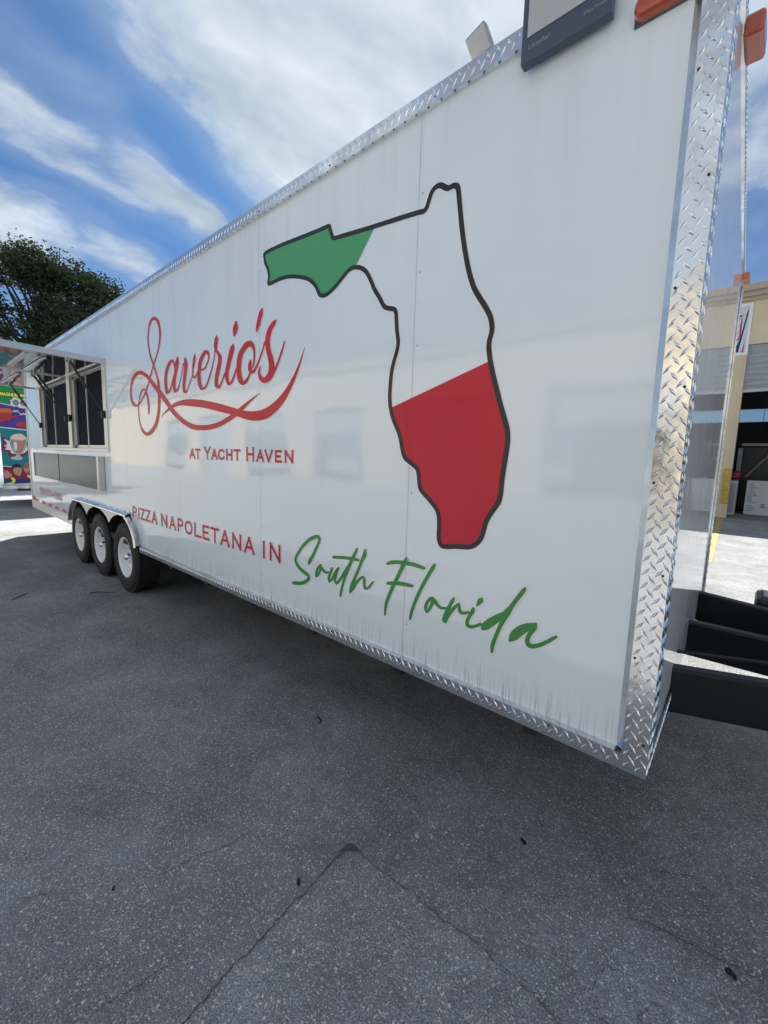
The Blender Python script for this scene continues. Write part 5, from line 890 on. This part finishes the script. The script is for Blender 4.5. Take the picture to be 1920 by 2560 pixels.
g = G(); g.box(-.45, 1.7, 18.0, 19.4, .02, 2.25); g.build('machine_body', M['black'], c3, bevel=.03); g = G(); g.box(-.58, -.45, 18.0, 19.3, .5, 2.2); g.build('side_panel', M['grey'], c3)
g = G(); g.tube([(-.3, 17.9, 1.2), (.2, 17.8, 1.9), (.35, 17.9, 2.5)], .025, 8); g.build('hose', M['grey'], c3)
g = G(); g.box(-.5, .6, 17.9, 18.4, 2.27, 2.36); g.build('machine_top', M['grey'], c3)
g = G(); g.tube([(-.62, 17.0, .0), (-.62, 17.0, 1.08)], .03, 8); g.build('stand_pole', M['black'], label='thin black stand pole behind the pale cabinet', category='pole')
g = G(); g.lathe_y([(.001, 16.9), (.10, 16.92), (.15, 17.02), (.15, 17.2), (.001, 17.25)], -.52, 1.27, 16); g.build('fire_hose_reel', M['signr'], label='red hose reel hanging on the wall beside the machine', category='hose reel')
g = G(); g.tube([(.02, 16.2, 4.2), (-.02, 16.2, 2.75)], .006, 5); g.build('pull_cord', M['black'], label='thin dark pull cord hanging in the open roller door', category='cord')

# ------------------------------------------------------------------ warehouse behind the camera, seen in the glossy side
bs = thing('warehouse', 'sunlit cream warehouse across the yard, mirrored in the trailer side', 'warehouse')
ys = -16.0; g = G(); cur = -60
bays2 = [(-44 + k*7.5, -39.5 + k*7.5) for k in range(9)]
for a, b in bays2: g.box(cur, a, ys-.3, ys, 0, 4.4); cur = b
g.box(cur, 40, ys-.3, ys, 0, 4.4); g.box(-60, 40, ys-.3, ys, 4.4, 6.5); g.build('front_wall', M['stucco'], bs)
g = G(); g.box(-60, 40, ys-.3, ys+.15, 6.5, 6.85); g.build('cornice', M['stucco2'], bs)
for a, b in bays2:
    dk = (bays2.index((a, b)) % 3) != 1; g = G(); g.box(a, b, ys-.28, ys-.2, 2.9 if dk else 0, 4.4); g.build('roller_door', M['slat'], bs)
    if dk: g = G(); g.box(a, b, ys-4.2, ys-4.1, 0, 4.4); g.build('bay_back', M['inside'], bs)
g = G(); g.box(-60, 40, ys-9, ys-.3, 6.2, 6.4); g.build('roof', M['grey'], bs)

# ------------------------------------------------------------------ loose pieces become objects of their own
def split(o, newname):
    me = o.data; par = list(range(len(me.vertices)))
    def find(a):
        while par[a] != a: par[a] = par[par[a]]; a = par[a]
        return a
    for e in me.edges:
        a, b = find(e.vertices[0]), find(e.vertices[1])
        if a != b: par[a] = b
    isl = {}
    for p in me.polygons: isl.setdefault(find(p.vertices[0]), []).append(p)
    if len(isl) < 2: return
    for ps in isl.values():
        idx = {}; V = []; F = []
        for p in ps:
            for v in p.vertices:
                if v not in idx: idx[v] = len(V); V.append(tuple(me.vertices[v].co))
            F.append(tuple(idx[v] for v in p.vertices))
        m2 = bpy.data.meshes.new(newname); m2.from_pydata(V, [], F)
        for m_ in me.materials: m2.materials.append(m_)
        for q, p in zip(m2.polygons, ps): q.use_smooth = p.use_smooth; q.material_index = p.material_index
        c = o.copy(); c.data = m2; COL.objects.link(c); c.name = newname
        c.parent = o.parent; c.matrix_parent_inverse = o.matrix_parent_inverse.copy()
    return isl
SPLIT = dict(window_frame='frame_bar', sash='sash_bar', door_rails='door_rail', light_strip='light_strip', shelf_bracket='shelf_bracket', wheel_nuts='wheel_nut', rim_slots='rim_slot', joint_sealant='joint_sealant',
             chassis='chassis_rail', shade_lining='shade_lining', front_wall='wall_pier', cornice='cornice_band', corner_beads='corner_bead', roof_and_sides='side_wall', back_wall='back_wall', yellow_guard='yellow_guard', hose='hose', sign_frame='frame_bar', gas_strut='strut_tube', rear_edge_trim='edge_trim', lamp_bracket='lamp_bracket', coupler='coupler')
for o in list(SC.objects):
    base = o.name.split('.')[0]
    if base in SPLIT and o.type == 'MESH':
        kids = [c for c in SC.objects if c.parent == o]
        if base == 'front_wall' and o.parent == tr: continue
        if split(o, SPLIT[base]):
            if kids:      # keep the part as an Empty that still carries its sub-parts
                pass
            for c in kids: c.parent = o.parent
            bpy.data.objects.remove(o)
